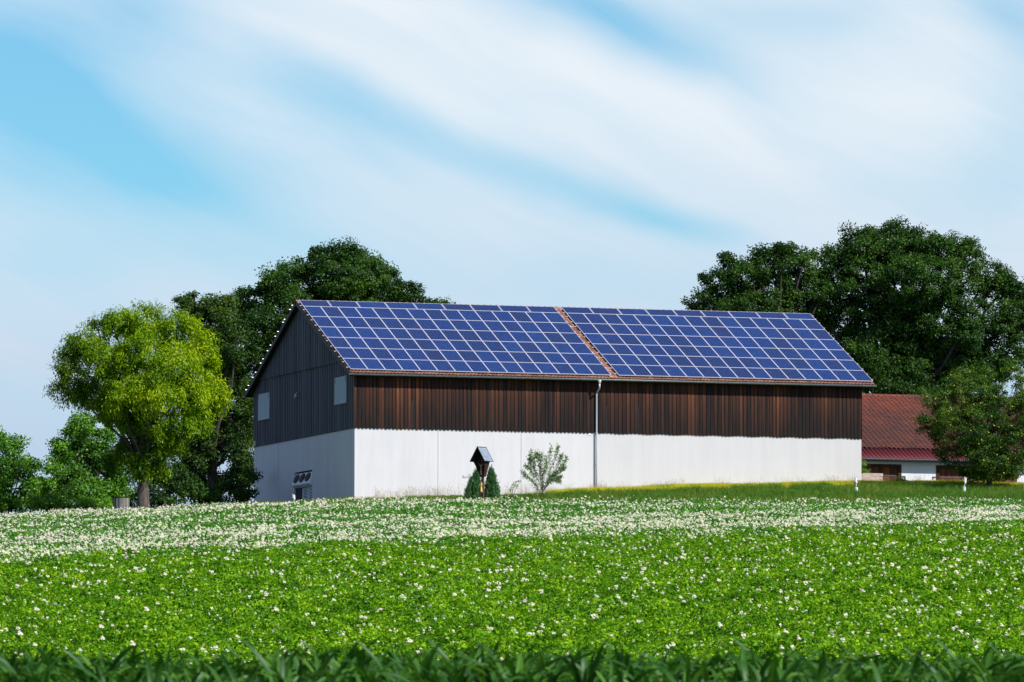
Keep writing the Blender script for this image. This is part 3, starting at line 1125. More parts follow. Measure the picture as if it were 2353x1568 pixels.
def make_crown(name, lumps, origin, mat, parent, seed, spacing=.95, cr=.62, per=150, L=.15, Wd=.62, droop=0, flat=.7, tint_fn=None, zmin=None, lob=.09):
    rs = np.random.RandomState(seed)
    CP, CN = crown_clumps(lumps, rs, spacing, cr, lob)
    if zmin is not None:
        k = CP[:, 2] > zmin
        CP, CN = CP[k], CN[k]
    n = len(CP)
    cnt = per
    rad = cr * rs.uniform(.55, 1.35, n)
    stray = rs.rand(n) < .20
    CP[stray] += CN[stray] * rs.uniform(.1, .5, stray.sum())[:, None] * cr
    C_ = np.repeat(CP, cnt, 0)
    N_ = np.repeat(CN, cnt, 0)
    R__ = np.repeat(rad, cnt)
    v = rs.normal(size=(n * cnt, 3))
    v /= np.linalg.norm(v, axis=1, keepdims=True)
    u = rs.rand(n * cnt) ** .55
    off = v * (R__ * u)[:, None]
    off[:, 2] *= flat
    if droop:
        off[:, 2] -= droop * R__ * rs.rand(n * cnt) * 1.2
    P = C_ + off
    Dn = v * .7 + N_ * .5 + np.array([0, 0, .35])
    Vq, Qq = leaf_quads(P, Dn, L, Wd, rs, droop)
    base = np.repeat(rs.normal(.5, .16, n), cnt)
    tint = np.clip(base + rs.normal(0, .16, n * cnt), 0, 1)
    if tint_fn is not None:
        tint = np.clip(tint + tint_fn(P), 0, 1)
    o = mesh_np(name, Vq - np.array(origin), Qq, mat, parent, tint=tint)
    return o, CP


def make_trunk(origin, height, r0, targets, mat, parent, seed, lean=(0, 0), fork=.35, nb=40, stub=True, rb=.09):
    rng_ = random.Random(seed)
    org = Vector(origin)
    b = MB()
    n = 9
    pts, rad = [], []
    for i in range(n):
        f_ = i / (n - 1)
        wob = Vector((math.sin(f_ * 5 + seed) * .12, math.cos(f_ * 4 + seed * 2) * .12, 0)) * (height * .06) * f_
        pts.append(Vector((lean[0] * f_, lean[1] * f_, -0.4 + (height + .4) * f_)) + wob)
        rad.append(r0 * (1.45 if i == 0 else 1) * (1 - .72 * f_) + .02)
    rad[1] = r0 * 1.05
    b.tube(pts, rad, 12)
    tg = list(targets)
    rng_.shuffle(tg)
    for c in tg[:nb]:
        c = Vector(c) - org
        f_ = rng_.uniform(fork, .9)
        st = pts[0].lerp(pts[-1], f_)
        i0 = min(n - 2, int(f_ * (n - 1)))
        st = pts[i0].lerp(pts[i0 + 1], f_ * (n - 1) - i0)
        r1 = min(rad[i0] * .6, rb * r0 / .3 * rng_.uniform(.7, 1.5))
        dlt = c - st
        mid1 = st + dlt * .3 + Vector((rng_.uniform(-.3, .3), rng_.uniform(-.3, .3), rng_.uniform(-.1, .5)))
        mid2 = st + dlt * .65 + Vector((rng_.uniform(-.4, .4), rng_.uniform(-.4, .4), rng_.uniform(-.1, .6)))
        b.tube([st, mid1, mid2, c], [r1, r1 * .75, r1 * .45, r1 * .14], 6, cap=False)
    return b.build('trunk', mat, parent, smooth=True)


def px_lumps(spec, d, depth=1.0, shrink=26):
    """spec rows: px, py (photo pixels of the lump's centre), half width and half height in pixels, depth offset"""
    out_ = []
    for (px, py, hw_, hh_, dd) in spec:
        hw_ = max(hw_ - shrink, hw_ * .5)
        hh_ = max(hh_ - shrink, hh_ * .5)
        c = at(px, py, d + dd)
        k = (d + dd) / F_PX
        out_.append((tuple(c), (hw_ * k, max(hw_ * k * depth, hh_ * k * .8), hh_ * k)))
    return out_


def tree(name, label, cat, px, d, spec, mat, bark, h, r0, seed, group=None, spacing=.95, cr=.62, per=150, L=.15, Wd=.62, droop=0, tint_fn=None, nb=40, depth=1.0, zmin=None, lean=(0, 0), fork=.35, flat=.7, rb=.09, lob=.13):
    org = on_ground(px, d)
    root = empty(name, org)
    tag(root, label, cat, group)
    lumps = px_lumps(spec, d, depth, cr * 33)
    o, CP = make_crown('crown', lumps, org, mat, root, seed, spacing, cr, per, L, Wd, droop, flat, tint_fn, zmin=zmin, lob=lob)
    make_trunk(org, h, r0, [tuple(c) for c in CP], bark, root, seed, lean, fork, nb, rb=rb)
    return root, CP


G_OAK = 'dark green trees behind the barn'
# yellow-green tree on the left
t_org = on_ground(573, 392)


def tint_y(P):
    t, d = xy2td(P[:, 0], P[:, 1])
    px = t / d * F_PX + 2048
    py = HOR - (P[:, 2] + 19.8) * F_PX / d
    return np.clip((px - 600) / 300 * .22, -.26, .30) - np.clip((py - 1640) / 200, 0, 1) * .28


yt, ycp = tree('ash_tree', 'yellow-green broad tree with a thick grey trunk, left of the barn', 'tree', 573, 392, [
    (472, 1290, 100, 80, 0), (590, 1280, 100, 80, .5), (700, 1310, 95, 85, 0), (350, 1350, 95, 85, 0), (790, 1390, 88, 85, 0), (275, 1440, 72, 80, 0), (835, 1470, 72, 85, 0),
    (275, 1540, 70, 68, 0), (845, 1570, 68, 80, 0), (420, 1440, 115, 100, -1.5), (560, 1400, 125, 95, -2), (690, 1440, 115, 100, -1.5), (360, 1555, 95, 66, -.5),
    (480, 1560, 115, 85, -2), (620, 1550, 125, 95, -2.6), (750, 1560, 95, 85, -1), (800, 1665, 78, 72, 0), (690, 1680, 95, 70, -1), (580, 1690, 95, 66, -1.2),
    (470, 1650, 85, 50, -1), (620, 1780, 95, 60, 0), (520, 1790, 88, 56, -.5), (700, 1755, 66, 48, .5), (560, 1860, 95, 50, 0), (450, 1830, 75, 46, .5), (640, 1850, 66, 44, .5)],
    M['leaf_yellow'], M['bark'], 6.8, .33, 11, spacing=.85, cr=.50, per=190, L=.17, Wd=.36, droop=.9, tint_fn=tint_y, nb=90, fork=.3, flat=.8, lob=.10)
b = MB()   # bare dead twigs on its left side
rg = random.Random(8)
for (ax, ay, bx, by) in ((270, 1500, 175, 1455), (260, 1490, 200, 1430), (280, 1470, 225, 1420), (250, 1570, 185, 1560), (240, 1555, 200, 1540), (400, 1300, 372, 1262), (610, 1260, 620, 1212)):
    p0, p1 = at(ax, ay, 392) - t_org, at(bx, by, 392) - t_org
    md = p0.lerp(p1, .5) + Vector((0, 0, .12))
    b.tube([p0, md, p1], [.03, .018, .006], 5)
    for q in range(7):
        s = p0.lerp(p1, rg.uniform(.3, .95)) + Vector((0, 0, .05))
        e = s + (p1 - p0) * rg.uniform(.1, .35) + Vector((rg.uniform(-.15, .15), rg.uniform(-.2, .2), rg.uniform(-.25, .3)))
        b.tube([s, e], [.012, .004], 4)
b.build('dead_twigs', M['bark_pale'], yt)

# left oaks
tree('oak_tree', 'tall dark oak rising behind the gable end of the barn', 'tree', 1230, 446, [
    (1370, 1110, 200, 120, 0), (1180, 1140, 160, 110, 0), (1350, 1020, 110, 55, 0), (1470, 1060, 90, 60, 0), (1545, 1130, 75, 70, 0), (1080, 1130, 75, 80, -1),
    (1640, 1180, 95, 65, 0), (1740, 1215, 62, 38, 1), (1000, 1230, 90, 90, 0), (1150, 1280, 200, 130, -1), (960, 1330, 100, 110, 0), (1090, 1400, 130, 120, 0),
    (930, 1480, 90, 110, 0), (1250, 1000, 55, 35, 0), (1050, 1530, 60, 120, 2), (1410, 1230, 260, 90, 2), (1640, 1260, 150, 60, 2)],
    M['leaf_oak'], M['bark_dark'], 12.5, .5, 21, G_OAK, spacing=.86, cr=.56, per=150, L=.155, nb=90)
tree('oak_tree', 'dark oak between the yellow-green tree and the barn gable', 'tree', 850, 432, [
    (800, 1230, 110, 60, 0), (740, 1200, 55, 35, 0), (880, 1210, 80, 50, 0), (860, 1330, 150, 110, 0), (960, 1400, 90, 90, -1), (900, 1500, 120, 110, 0),
    (820, 1620, 110, 90, 0), (940, 1640, 90, 100, 0), (990, 1700, 80, 120, 2), (1000, 1560, 70, 90, 2), (985, 1860, 80, 90, 2), (840, 1940, 90, 70, 1), (740, 1930, 80, 60, 1), (860, 1760, 130, 90, 0), (960, 1800, 70, 90, -1), (780, 1850, 110, 70, 0), (930, 1910, 90, 70, 0), (720, 1760, 70, 70, 2)],
    M['leaf_oak2'], M['bark_dark'], 11.5, .38, 22, G_OAK, spacing=.88, cr=.55, per=140, L=.155, nb=70)
# shaded shrubs under them
for (px, sp_, lab, d, sd) in (
        (690, [(690, 1910, 90, 85, 0), (640, 1950, 80, 60, 0), (750, 1960, 90, 60, 0), (820, 1990, 70, 40, 0)], 'dark low bush right of the thick grey trunk', 404, 31),
        (640, [(640, 2010, 60, 25, 0), (580, 2020, 50, 22, 0), (520, 2032, 50, 18, 0), (700, 2010, 50, 25, 0)], 'low herbs around the foot of the thick grey trunk', 396, 33),
        (930, [(920, 1960, 80, 60, 0), (860, 1980, 70, 40, 0), (985, 1975, 50, 55, 0), (1000, 1900, 40, 50, 2)], 'dark low bush against the left corner of the barn', 408, 32)):
    tree('bush', lab, 'bush', px, d, sp_, M['leaf_oak'], M['bark_dark'], 1.0, .08, sd, 'bushes under the trees on the left', spacing=.75, cr=.5, per=110, L=.15, nb=14)
# brighter trees at far left
tree('young_tree', 'bright green bushy tree cut by the left edge', 'tree', 40, 402, [
    (40, 1790, 75, 65, 0), (-60, 1800, 100, 90, 0), (110, 1850, 55, 45, 0), (60, 1900, 110, 80, -1), (150, 1950, 80, 65, 0), (-80, 1930, 120, 90, 0), (40, 2010, 140, 55, 0), (0, 1745, 45, 30, 0)],
    M['leaf_mid'], M['bark_dark'], 4.0, .16, 41, 'bushy trees at the field edge on the left', spacing=.85, cr=.55, per=150, L=.15, nb=40)
tree('young_tree', 'mid green bushy tree left of the thick grey trunk', 'tree', 330, 404, [
    (320, 1690, 70, 50, 0), (380, 1740, 110, 80, 0), (260, 1790, 80, 70, 0), (350, 1850, 130, 90, 0), (230, 1900, 90, 80, -1), (460, 1880, 110, 90, 0), (330, 1960, 150, 70, -1), (200, 2000, 90, 50, 0), (480, 1980, 110, 60, 0)],
    M['leaf_mid'], M['bark_dark'], 5.0, .18, 42, 'bushy trees at the field edge on the left', spacing=.85, cr=.55, per=150, L=.15, nb=50,
    tint_fn=lambda P: np.full(len(P), -.10))
tree('bush', 'small bush in front of the left bushy trees, at the field edge', 'bush', 185, 399, [
    (180, 2010, 70, 40, 0), (240, 2020, 60, 35, 0), (320, 2025, 80, 38, 0), (400, 2025, 60, 34, 0)], M['leaf_mid'], M['bark_dark'], .8, .05, 43, 'bushes under the trees on the left', spacing=.6, cr=.4, per=100, L=.12, nb=10)

# right oaks
tree('oak_tree', 'dark oak behind the right half of the solar roof, left of the largest tree', 'tree', 3080, 448, [
    (2960, 1110, 110, 90, 0), (3060, 1070, 120, 90, 0), (2870, 1130, 75, 80, 0), (2760, 1210, 42, 32, 0), (2830, 1200, 80, 60, 0), (3180, 1060, 110, 100, 0),
    (3000, 1220, 190, 80, 0), (2905, 1030, 60, 40, 0), (3150, 990, 70, 45, 0), (3050, 1000, 60, 40, 0), (3230, 1180, 140, 110, 1), (3180, 1260, 140, 60, 1)],
    M['leaf_oak'], M['bark_dark'], 11.5, .42, 51, G_OAK, spacing=.86, cr=.55, per=145, L=.155, nb=60)
tree('oak_tree', 'largest dark oak with heavy limbs behind the red tiled roof', 'tree', 3600, 450, [
    (3460, 1000, 150, 90, 0), (3600, 990, 160, 90, 0), (3480, 930, 75, 42, 0), (3640, 925, 75, 36, 0), (3780, 980, 120, 75, 0), (3880, 1010, 75, 70, 0),
    (3330, 1060, 110, 90, 0), (3960, 1120, 110, 90, 0), (4060, 1150, 100, 80, 0), (4130, 1230, 90, 100, 0), (4060, 1300, 110, 130, -1), (3700, 1130, 220, 140, -2),
    (3450, 1150, 170, 130, -1), (3560, 1300, 150, 110, -1), (3850, 1300, 180, 130, -2), (3400, 1300, 90, 90, 0), (3950, 1440, 190, 110, 0), (3720, 1440, 130, 90, 0),
    (3500, 1420, 90, 80, 0), (3460, 1520, 90, 60, 1), (3600, 1530, 130, 75, -1), (3760, 1560, 150, 80, -2), (3640, 1400, 130, 90, -1), (3860, 1500, 130, 90, -2), (3330, 1400, 80, 90, 0), (3260, 1320, 90, 100, 0), (3340, 1480, 80, 80, 0), (3420, 1500, 90, 80, 0), (3430, 1430, 90, 85, -3), (3530, 1470, 95, 85, -3), (3640, 1490, 95, 80, -3), (3270, 1250, 90, 80, 2), (3560, 915, 70, 45, 0), (3400, 940, 50, 40, 0)],
    M['leaf_oak'], M['bark_dark'], 13.0, .62, 52, G_OAK, spacing=.88, cr=.58, per=155, L=.155, nb=70, fork=.3, rb=.12)
tree('bush', 'green shrub row behind the red tiled roof, beside the barn eave', 'bush', 3640, 434, [
    (3520, 1540, 60, 35, 0), (3600, 1560, 80, 30, 0), (3690, 1560, 70, 35, 0)], M['leaf_oak2'], M['bark_dark'], 5, .1, 53, spacing=.8, cr=.5, per=110, L=.15, nb=12)

# apple tree
apt, acp = tree('apple_tree', 'bushy apple tree with small yellow fruit in front of the red tiled roof', 'tree', 3960, 399.5, [
    (3900, 1560, 130, 80, 0), (3820, 1620, 100, 80, 0), (4020, 1600, 120, 100, 0), (3740, 1600, 55, 45, 0), (3700, 1680, 55, 45, 0), (3760, 1700, 90, 75, 0),
    (3900, 1720, 160, 110, -1), (4060, 1740, 140, 120, 0), (3820, 1800, 95, 70, 0), (3960, 1830, 130, 75, -1), (4080, 1850, 100, 70, 0), (3930, 1500, 60, 40, 0),
    (3820, 1500, 45, 35, 0), (4060, 1500, 70, 55, 0), (3860, 1880, 60, 35, 0), (4150, 1650, 100, 150, 0), (3960, 1900, 110, 30, 0)],
    M['leaf_apple'], M['bark_dark'], 3.8, .16, 61, spacing=.62, cr=.40, per=110, L=.105, Wd=.55, nb=90, fork=.2, depth=.62)
rs = np.random.RandomState(3)
org = Vector(apt.location)
sel = acp[rs.choice(len(acp), 130, replace=False)]
b = MB()
for c in sel:
    c = Vector(c) + Vector((rs.uniform(-.35, .35), -.28 - rs.rand() * .25, rs.uniform(-.2, .2))) - org
    r = .038
    b.tube([c + Vector((0, 0, -r)), c + Vector((0, 0, -r * .5)), c + Vector((0, 0, r * .5)), c + Vector((0, 0, r))], [r * .3, r, r, r * .3], 7)
fr = b.build('fruit', M['fruit'], apt, smooth=True)
tag(fr, kind='stuff')

# juniper pair beside the shrine
def upright_bush(name, px, d, hgt, rad_, seed, label, group, mat, lean=0.0, n=5200):
    org = on_ground(px, d)
    root = empty(name, org)
    tag(root, label, 'bush', group)
    rs = np.random.RandomState(seed)
    # sprays: long thin upward blades on a flame shape
    ns_ = 230
    an = rs.uniform(0, 2 * np.pi, ns_)
    h_ = rs.rand(ns_) ** .75
    prof_ = np.clip(1 - h_ ** 1.35, 0, 1) ** .72 * (.80 + .25 * rs.rand(ns_))
    base = np.stack([np.cos(an) * prof_ * rad_ * (rs.rand(ns_) ** .25), np.sin(an) * prof_ * rad_ * (rs.rand(ns_) ** .25), h_ * hgt * .88], -1)
    k = n // ns_
    B = np.repeat(base, k, 0)
    A = np.repeat(an, k)
    m_ = len(B)
    v = rs.normal(size=(m_, 3)) * np.array([.05, .05, .16]) * (rad_ / .5)
    P = B + v
    up_ = np.stack([np.cos(A) * .28 + rs.normal(0, .22, m_), np.sin(A) * .28 + rs.normal(0, .22, m_), np.ones(m_)], -1)
    up_ /= np.linalg.norm(up_, axis=1, keepdims=True)
    side = np.cross(up_, rs.normal(size=(m_, 3)))
    side /= np.linalg.norm(side, axis=1, keepdims=True)
    L_ = rs.uniform(.08, .20, m_)[:, None]
    wv_ = .022
    Vv = np.stack([P, P + up_ * L_ * .5 + side * wv_, P + up_ * L_, P + up_ * L_ * .5 - side * wv_], 1).reshape(-1, 3)
    Vv[:, 0] += Vv[:, 2] * lean
    Vv[:, 2] -= .05
    tint = np.clip(np.repeat(rs.normal(.45, .22, ns_), k) + rs.normal(0, .12, m_), 0, 1)
    mesh_np('foliage', Vv, np.arange(m_ * 4).reshape(m_, 4), mat, root, tint=tint)
    b = MB()
    b.tube([(0, 0, -.2), (0, 0, hgt * .4), (lean * hgt * .8, 0, hgt * .8)], [.035, .025, .008], 6)
    b.build('stem', M['bark_dark'], root)
    return root


upright_bush('juniper', 1889, 389.5, 1.66, .52, 71, 'dark juniper bush left of the wayside shrine post', 'junipers beside the shrine', M['leaf_jun'], .16)
upright_bush('juniper', 1969, 389.5, 1.74, .46, 72, 'lighter juniper bush right of the wayside shrine post', 'junipers beside the shrine', M['leaf_jun'], -.03)

# shoots, saplings
def shoots(name, label, cat, px, d, stems, mat, bark, L, n_per, seed, stem_r=.012, Wd=.5, spread=.05, group=None):
    """stems: list of polylines in photo pixels, foot first"""
    org = on_ground(px, d)
    root = empty(name, org)
    tag(root, label, cat, group)
    rg = random.Random(seed)
    rs = np.random.RandomState(seed)
    b = MB()
    P = []
    for st in stems:
        pts = [at(x, y, d + rg.uniform(-.25, .25)) - org for x, y in st]
        rr = [stem_r * (1 - .8 * i / (len(pts) - 1)) for i in range(len(pts))]
        b.tube(pts, rr, 6)
        tot = len(pts) - 1
        for q in range(int(n_per * tot)):
            f_ = rg.random() ** .8 * tot
            i = min(int(f_), tot - 1)
            if i == 0 and tot > 1 and rg.random() < .7:
                continue
            p = pts[i].lerp(pts[i + 1], f_ - i) + Vector([rg.gauss(0, spread) for _ in range(3)])
            P.append(tuple(p))
    P = np.array(P)
    Vq, Qq = leaf_quads(P, np.tile([0, 0, .5], (len(P), 1)), L, Wd, rs)
    mesh_np('foliage', Vq, Qq, mat, root, tint=np.clip(rs.normal(.5, .3, len(P)), 0, 1))
    b.build('stem', bark, root, smooth=True)
    return root


sx = lambda x: 1750 + x * 750 / 2353
sy = lambda y: 1700 + y * 750 / 2353
Zp = lambda pts: [(sx(x), sy(y)) for x, y in pts]
stems = [Zp(p) for p in (
    [(1318, 905), (1318, 760), (1310, 600), (1260, 420), (1240, 330)],
    [(1318, 860), (1260, 790), (1190, 700), (1110, 640), (1065, 575)],
    [(1260, 790), (1210, 640), (1150, 540), (1100, 510)],
    [(1318, 840), (1250, 640), (1190, 480), (1185, 300)],
    [(1318, 830), (1290, 600), (1300, 440), (1310, 350)],
    [(1318, 850), (1370, 760), (1420, 560), (1490, 390), (1520, 245)],
    [(1318, 830), (1350, 620), (1400, 460), (1430, 270)],
    [(1330, 820), (1430, 680), (1530, 560), (1590, 480), (1625, 400)],
    [(1340, 810), (1460, 660), (1560, 560), (1610, 520)],
    [(1380, 750), (1450, 690), (1510, 670), (1560, 645)],
    [(1400, 730), (1480, 700), (1550, 710)],
    [(1310, 800), (1330, 600), (1360, 480), (1355, 380)],
    [(1430, 640), (1500, 530), (1545, 430), (1560, 370)],
    [(1270, 700), (1180, 560), (1160, 450), (1160, 370)],
    [(1300, 700), (1220, 560), (1215, 430), (1265, 340)],
    [(1330, 780), (1390, 700), (1440, 640), (1500, 570)])]
shoots('sapling_tree', 'small thin-leaved young fruit tree against the white barn wall', 'tree', 2170, 390, stems, M['leaf_small'], M['twig'], .085, 120, 81, .013, .6, .06)
pst = on_ground(2152, 389.9)
b = MB()
b.tube([(0, 0, -.3), (0, 0, .75)], [.028, .026], 8)
st = b.build('support_stake', M['stake'])
st.location = pst
tag(st, 'short wooden stake standing beside the small young fruit tree', 'stake')
shoots('sapling', 'yellow-green leafy sapling between the shrine and the small fruit tree', 'plant', 2055, 390,
       [Zp(p) for p in ([(940, 900), (950, 800), (985, 720), (1035, 700)], [(945, 900), (935, 780), (960, 720)], [(950, 890), (990, 790), (1020, 730)], [(940, 900), (915, 830), (920, 790)])],
       M['leaf_sap'], M['twig'], .10, 24, 82, .012, .4, .03)
shoots('sapling', 'tiny leafy sprout right of the juniper bushes', 'plant', 2016, 390,
       [Zp(p) for p in ([(845, 910), (850, 870), (870, 855)], [(850, 900), (835, 880), (825, 860)])], M['leaf_sap'], M['twig'], .08, 12, 83, .008, .6, .03)
shoots('bramble_shoot', 'arching twig with sparse leaves behind the left juniper', 'plant', 1880, 390.6,
       [Zp(p) for p in ([(460, 800), (430, 690), (390, 650), (340, 660), (315, 635)], [(470, 700), (485, 600), (470, 530)], [(430, 690), (400, 640), (395, 620)])],
       M['leaf_small'], M['twig'], .06, 14, 84, .010, .6, .035)

# shrubs near the farm building
tree('bush', 'yellow-green shrub squeezed against the right end of the barn', 'bush', 3458, 407.5, [
    (3448, 1870, 22, 35, 0), (3455, 1905, 26, 35, 0), (3462, 1935, 28, 24, 0)], M['leaf_sap'], M['twig'], .8, .03, 91, spacing=.35, cr=.22, per=70, L=.10, Wd=.4, nb=8,
    tint_fn=lambda P: np.full(len(P), -.35))
tree('bush', 'low leafy weeds in front of the left barn-red wooden door', 'bush', 3590, 404, [
    (3585, 1925, 40, 18, 0), (3560, 1935, 28, 14, 0), (3610, 1928, 26, 15, 0)], M['leaf_small'], M['twig'], .3, .02, 92, spacing=.3, cr=.18, per=40, L=.09, nb=8)

# ------------------------------------------------------------------ crate of planks
p0 = on_ground(3490, 405.5)
b = MB()
rg = random.Random(3)
zc = p0.z
b2 = []
crate = empty('plank_crate', p0, -YAW * .2)
tag(crate, 'weathered pinkish-grey plank crate in front of the brown wooden door', 'crate')
H_ = at(0, 1891, 405.5).z - p0.z
for k in range(7):
    z0 = H_ - .19 - k * .19
    for (ya) in (-.3, .3):
        b = MB()
        b.box(-.62 + (rg.uniform(-.02, .02)), .56 + rg.uniform(-.01, .01), ya - .015, ya + .015, z0 + .012, z0 + .178)
        b.build('plank', M['old_wood'], crate)
b = MB()
for xx in (-.55, .5):
    for ya in (-.26, .26):
        b.box(xx - .03, xx + .03, ya - .024, ya + .024, -.2, H_ - .02)
b.build('corner_post', M['old_wood'], crate)

# ------------------------------------------------------------------ grey round bin
dB = 388.0
pb = on_ground(484, dB)
zt_ = at(484, 1991, dB).z
bn = empty('round_bin', pb)
tag(bn, 'weathered grey round bin with dark rim beside the thick tree trunk', 'bin')
b = MB()
hb = zt_ - pb.z
n_ = 28
for k in range(n_):
    a0, a1 = 2 * math.pi * k / n_, 2 * math.pi * (k + .93) / n_
    b.tint = rng.random()
    r_o, r_i = .45, .42
    b.hexa([(r_i * math.cos(a0), r_i * math.sin(a0), -.3), (r_o * math.cos(a0), r_o * math.sin(a0), -.3), (r_o * math.cos(a1), r_o * math.sin(a1), -.3), (r_i * math.cos(a1), r_i * math.sin(a1), -.3),
            (r_i * math.cos(a0), r_i * math.sin(a0), hb - .03), (r_o * math.cos(a0), r_o * math.sin(a0), hb - .03), (r_o * math.cos(a1), r_o * math.sin(a1), hb - .03), (r_i * math.cos(a1), r_i * math.sin(a1), hb - .03)])
mt, n, bs = material('bin_staves')
co = n.new('ShaderNodeTexCoord').outputs['Object']
tn = n.new('ShaderNodeAttribute', attribute_name='tint').outputs['Fac']
f = n.math('ADD', n.math('MULTIPLY', tn, .6), n.math('MULTIPLY', n.noise(n.scale(co, (8, 8, 2)), 1.5, 5, .7), .6))
n.put(bs.inputs['Base Color'], n.ramp(f, [(.25, (.045, .045, .05)), (.6, (.14, .13, .12)), (.95, (.34, .31, .27))]))
bs.inputs['Roughness'].default_value = .9
b.build('bin_wall', mt, bn)
b = MB()
b.tube([(0, 0, hb - .028), (0, 0, hb)], .475, 28)
b.build('bin_lid', M['dark_wood'], bn)

# ------------------------------------------------------------------ delineator posts
def delineator(px, py_base, d, tilt, style, label, h=1.0, rz=0.0, b0=.50, b1=.72):
    org = on_ground(px, d)
    org.z = (HOR - py_base) / F_PX * d - 19.8
    root = empty('delineator_post', org, -YAW + rz)
    root.rotation_euler = (0, tilt, -YAW + rz)
    tag(root, label, 'road post', 'roadside delineator posts')
    w_, dp_ = .072, .055

    def sec(z, dz_l=0):
        return [(-w_, -dp_ * .4, z + dz_l), (0, -dp_, z), (w_, -dp_ * .4, z - dz_l), (w_ * .7, dp_, z - dz_l), (-w_ * .7, dp_, z + dz_l)]

    def slab(za, zb, sl_a, sl_b, nm, mat):
        b = MB()
        lo, hi = sec(za, sl_a), sec(zb, sl_b)
        n__ = 5
        b.add(lo + hi, [list(range(n__))[::-1], list(range(n__, 2 * n__))] + [(i, (i + 1) % n__, n__ + (i + 1) % n__, n__ + i) for i in range(n__)])
        return b.build(nm, mat, root)
    slab(-.5, b0, 0, .05, 'post_base', M['white'])
    band = slab(b0, b1, .05, .05, 'black_band', M['black'])
    slab(b1, h, .05, .035, 'post_top', M['white'])
    b = MB()
    if style == 'bar':
        b.box(-.022, .022, -dp_ - .008, -dp_ + .005, b0 + .03, b1 - .04)
        b.build('reflector', M['reflector'], band)
    else:
        for zc_ in (b0 + .06, b1 - .05):
            pts = [(.03 * math.cos(q), -dp_ - .008, zc_ + .03 * math.sin(q)) for q in np.linspace(0, 2 * math.pi, 13)[:-1]]
            c = MB()
            c.prism(pts, (0, .012, 0))
            c.build('reflector', M['reflector'], band)
    return root


delineator(3431, 1981, find_ground(3431, 1983), -.09, 'bar', 'white road post with black band leaning left in front of the barn right corner')
delineator(3857, 1991, 392, .09, 'dots', 'white road post with two round reflectors in front of the apple tree', h=1.15, b0=.66, b1=.87)
delineator(1181, 2050, 383, -.10, 'bar', 'white road post half hidden by the field below the gable fans', h=.95)

# ------------------------------------------------------------------ wayside shrine
dS = 388.0
ps = on_ground(1930, dS)
zT = at(1930, 1786, dS).z - ps.z          # apex height
zE = at(1930, 1845, dS).z - ps.z          # eaves
zV = at(1930, 1907, dS).z - ps.z          # foot of the box
sh = empty('wayside_shrine', ps, -YAW - R_(40))     # local -Y is the open front
tag(sh, 'dark wooden wayside shrine with small gabled roof on a post, between two junipers', 'shrine')
hw, hd = .42, .30
b = MB()
b.box(-.06, .06, -.02, .10, -.3, zT - .2)
b.build('post', M['post_wood'], sh, bevel=.006)
b = MB()     # back board tapering down to the post
b.prism([(-hw + .04, .13, zE), (-.10, .13, zV), (.10, .13, zV), (hw - .04, .13, zE), (hw - .06, .13, zE + .04), (0, .13, zT - .09), (-hw + .06, .13, zE + .04)], (0, .03, 0))
b.build('back_board', M['shrine_wood'], sh)
for s in (-1, 1):
    b = MB()   # side board: wide at eaves, narrow at foot, curved front edge
    e = [(s * (hw - .04), .16, zE), (s * .085, .16, zV), (s * .085, -.04, zV), (s * .17, -.08, zV + .25 * (zE - zV)), (s * .28, -.16, zV + .62 * (zE - zV)), (s * (hw - .04), -.30, zE)]
    b.prism(e, (s * .022, 0, 0))
    b.build('side_board', M['shrine_wood'], sh)
    b = MB()   # roof half
    ov = .52
    zlo = zT - (zT - zE) * 1.0
    a0 = Vector((0, -.42, zT))
    a1 = Vector((s * ov, -.42, zlo))
    nrm = Vector((s * (zT - zlo), 0, ov)).normalized()
    b.prism([a0, a1, a1 - nrm * .03, a0 - nrm * .03], (0, .72, 0))
    rf = b.build('roof', M['shrine_roof'], sh)
    b = MB()
    b.prism([a0 - nrm * .032 + Vector((0, .02, 0)), a1 - nrm * .032 + Vector((0, .02, 0)), a1 - nrm * .055 + Vector((0, .02, 0)), a0 - nrm * .055 + Vector((0, .02, 0))], (0, .67, 0))
    b.build('roof_shade_lining', M['dark_wood'], rf)  # dark sheet added to blacken the hollow, its shade put into the colour
    b = MB()
    for yy in (-.44, .285):
        b.prism([a0 + Vector((0, yy + .42, .012)), a1 + Vector((0, yy + .42, .012)), a1 + Vector((0, yy + .42, -.06)), a0 + Vector((0, yy + .42, -.075))], (0, .02, 0))
    b.build('barge_board', M['dark_wood'], rf)


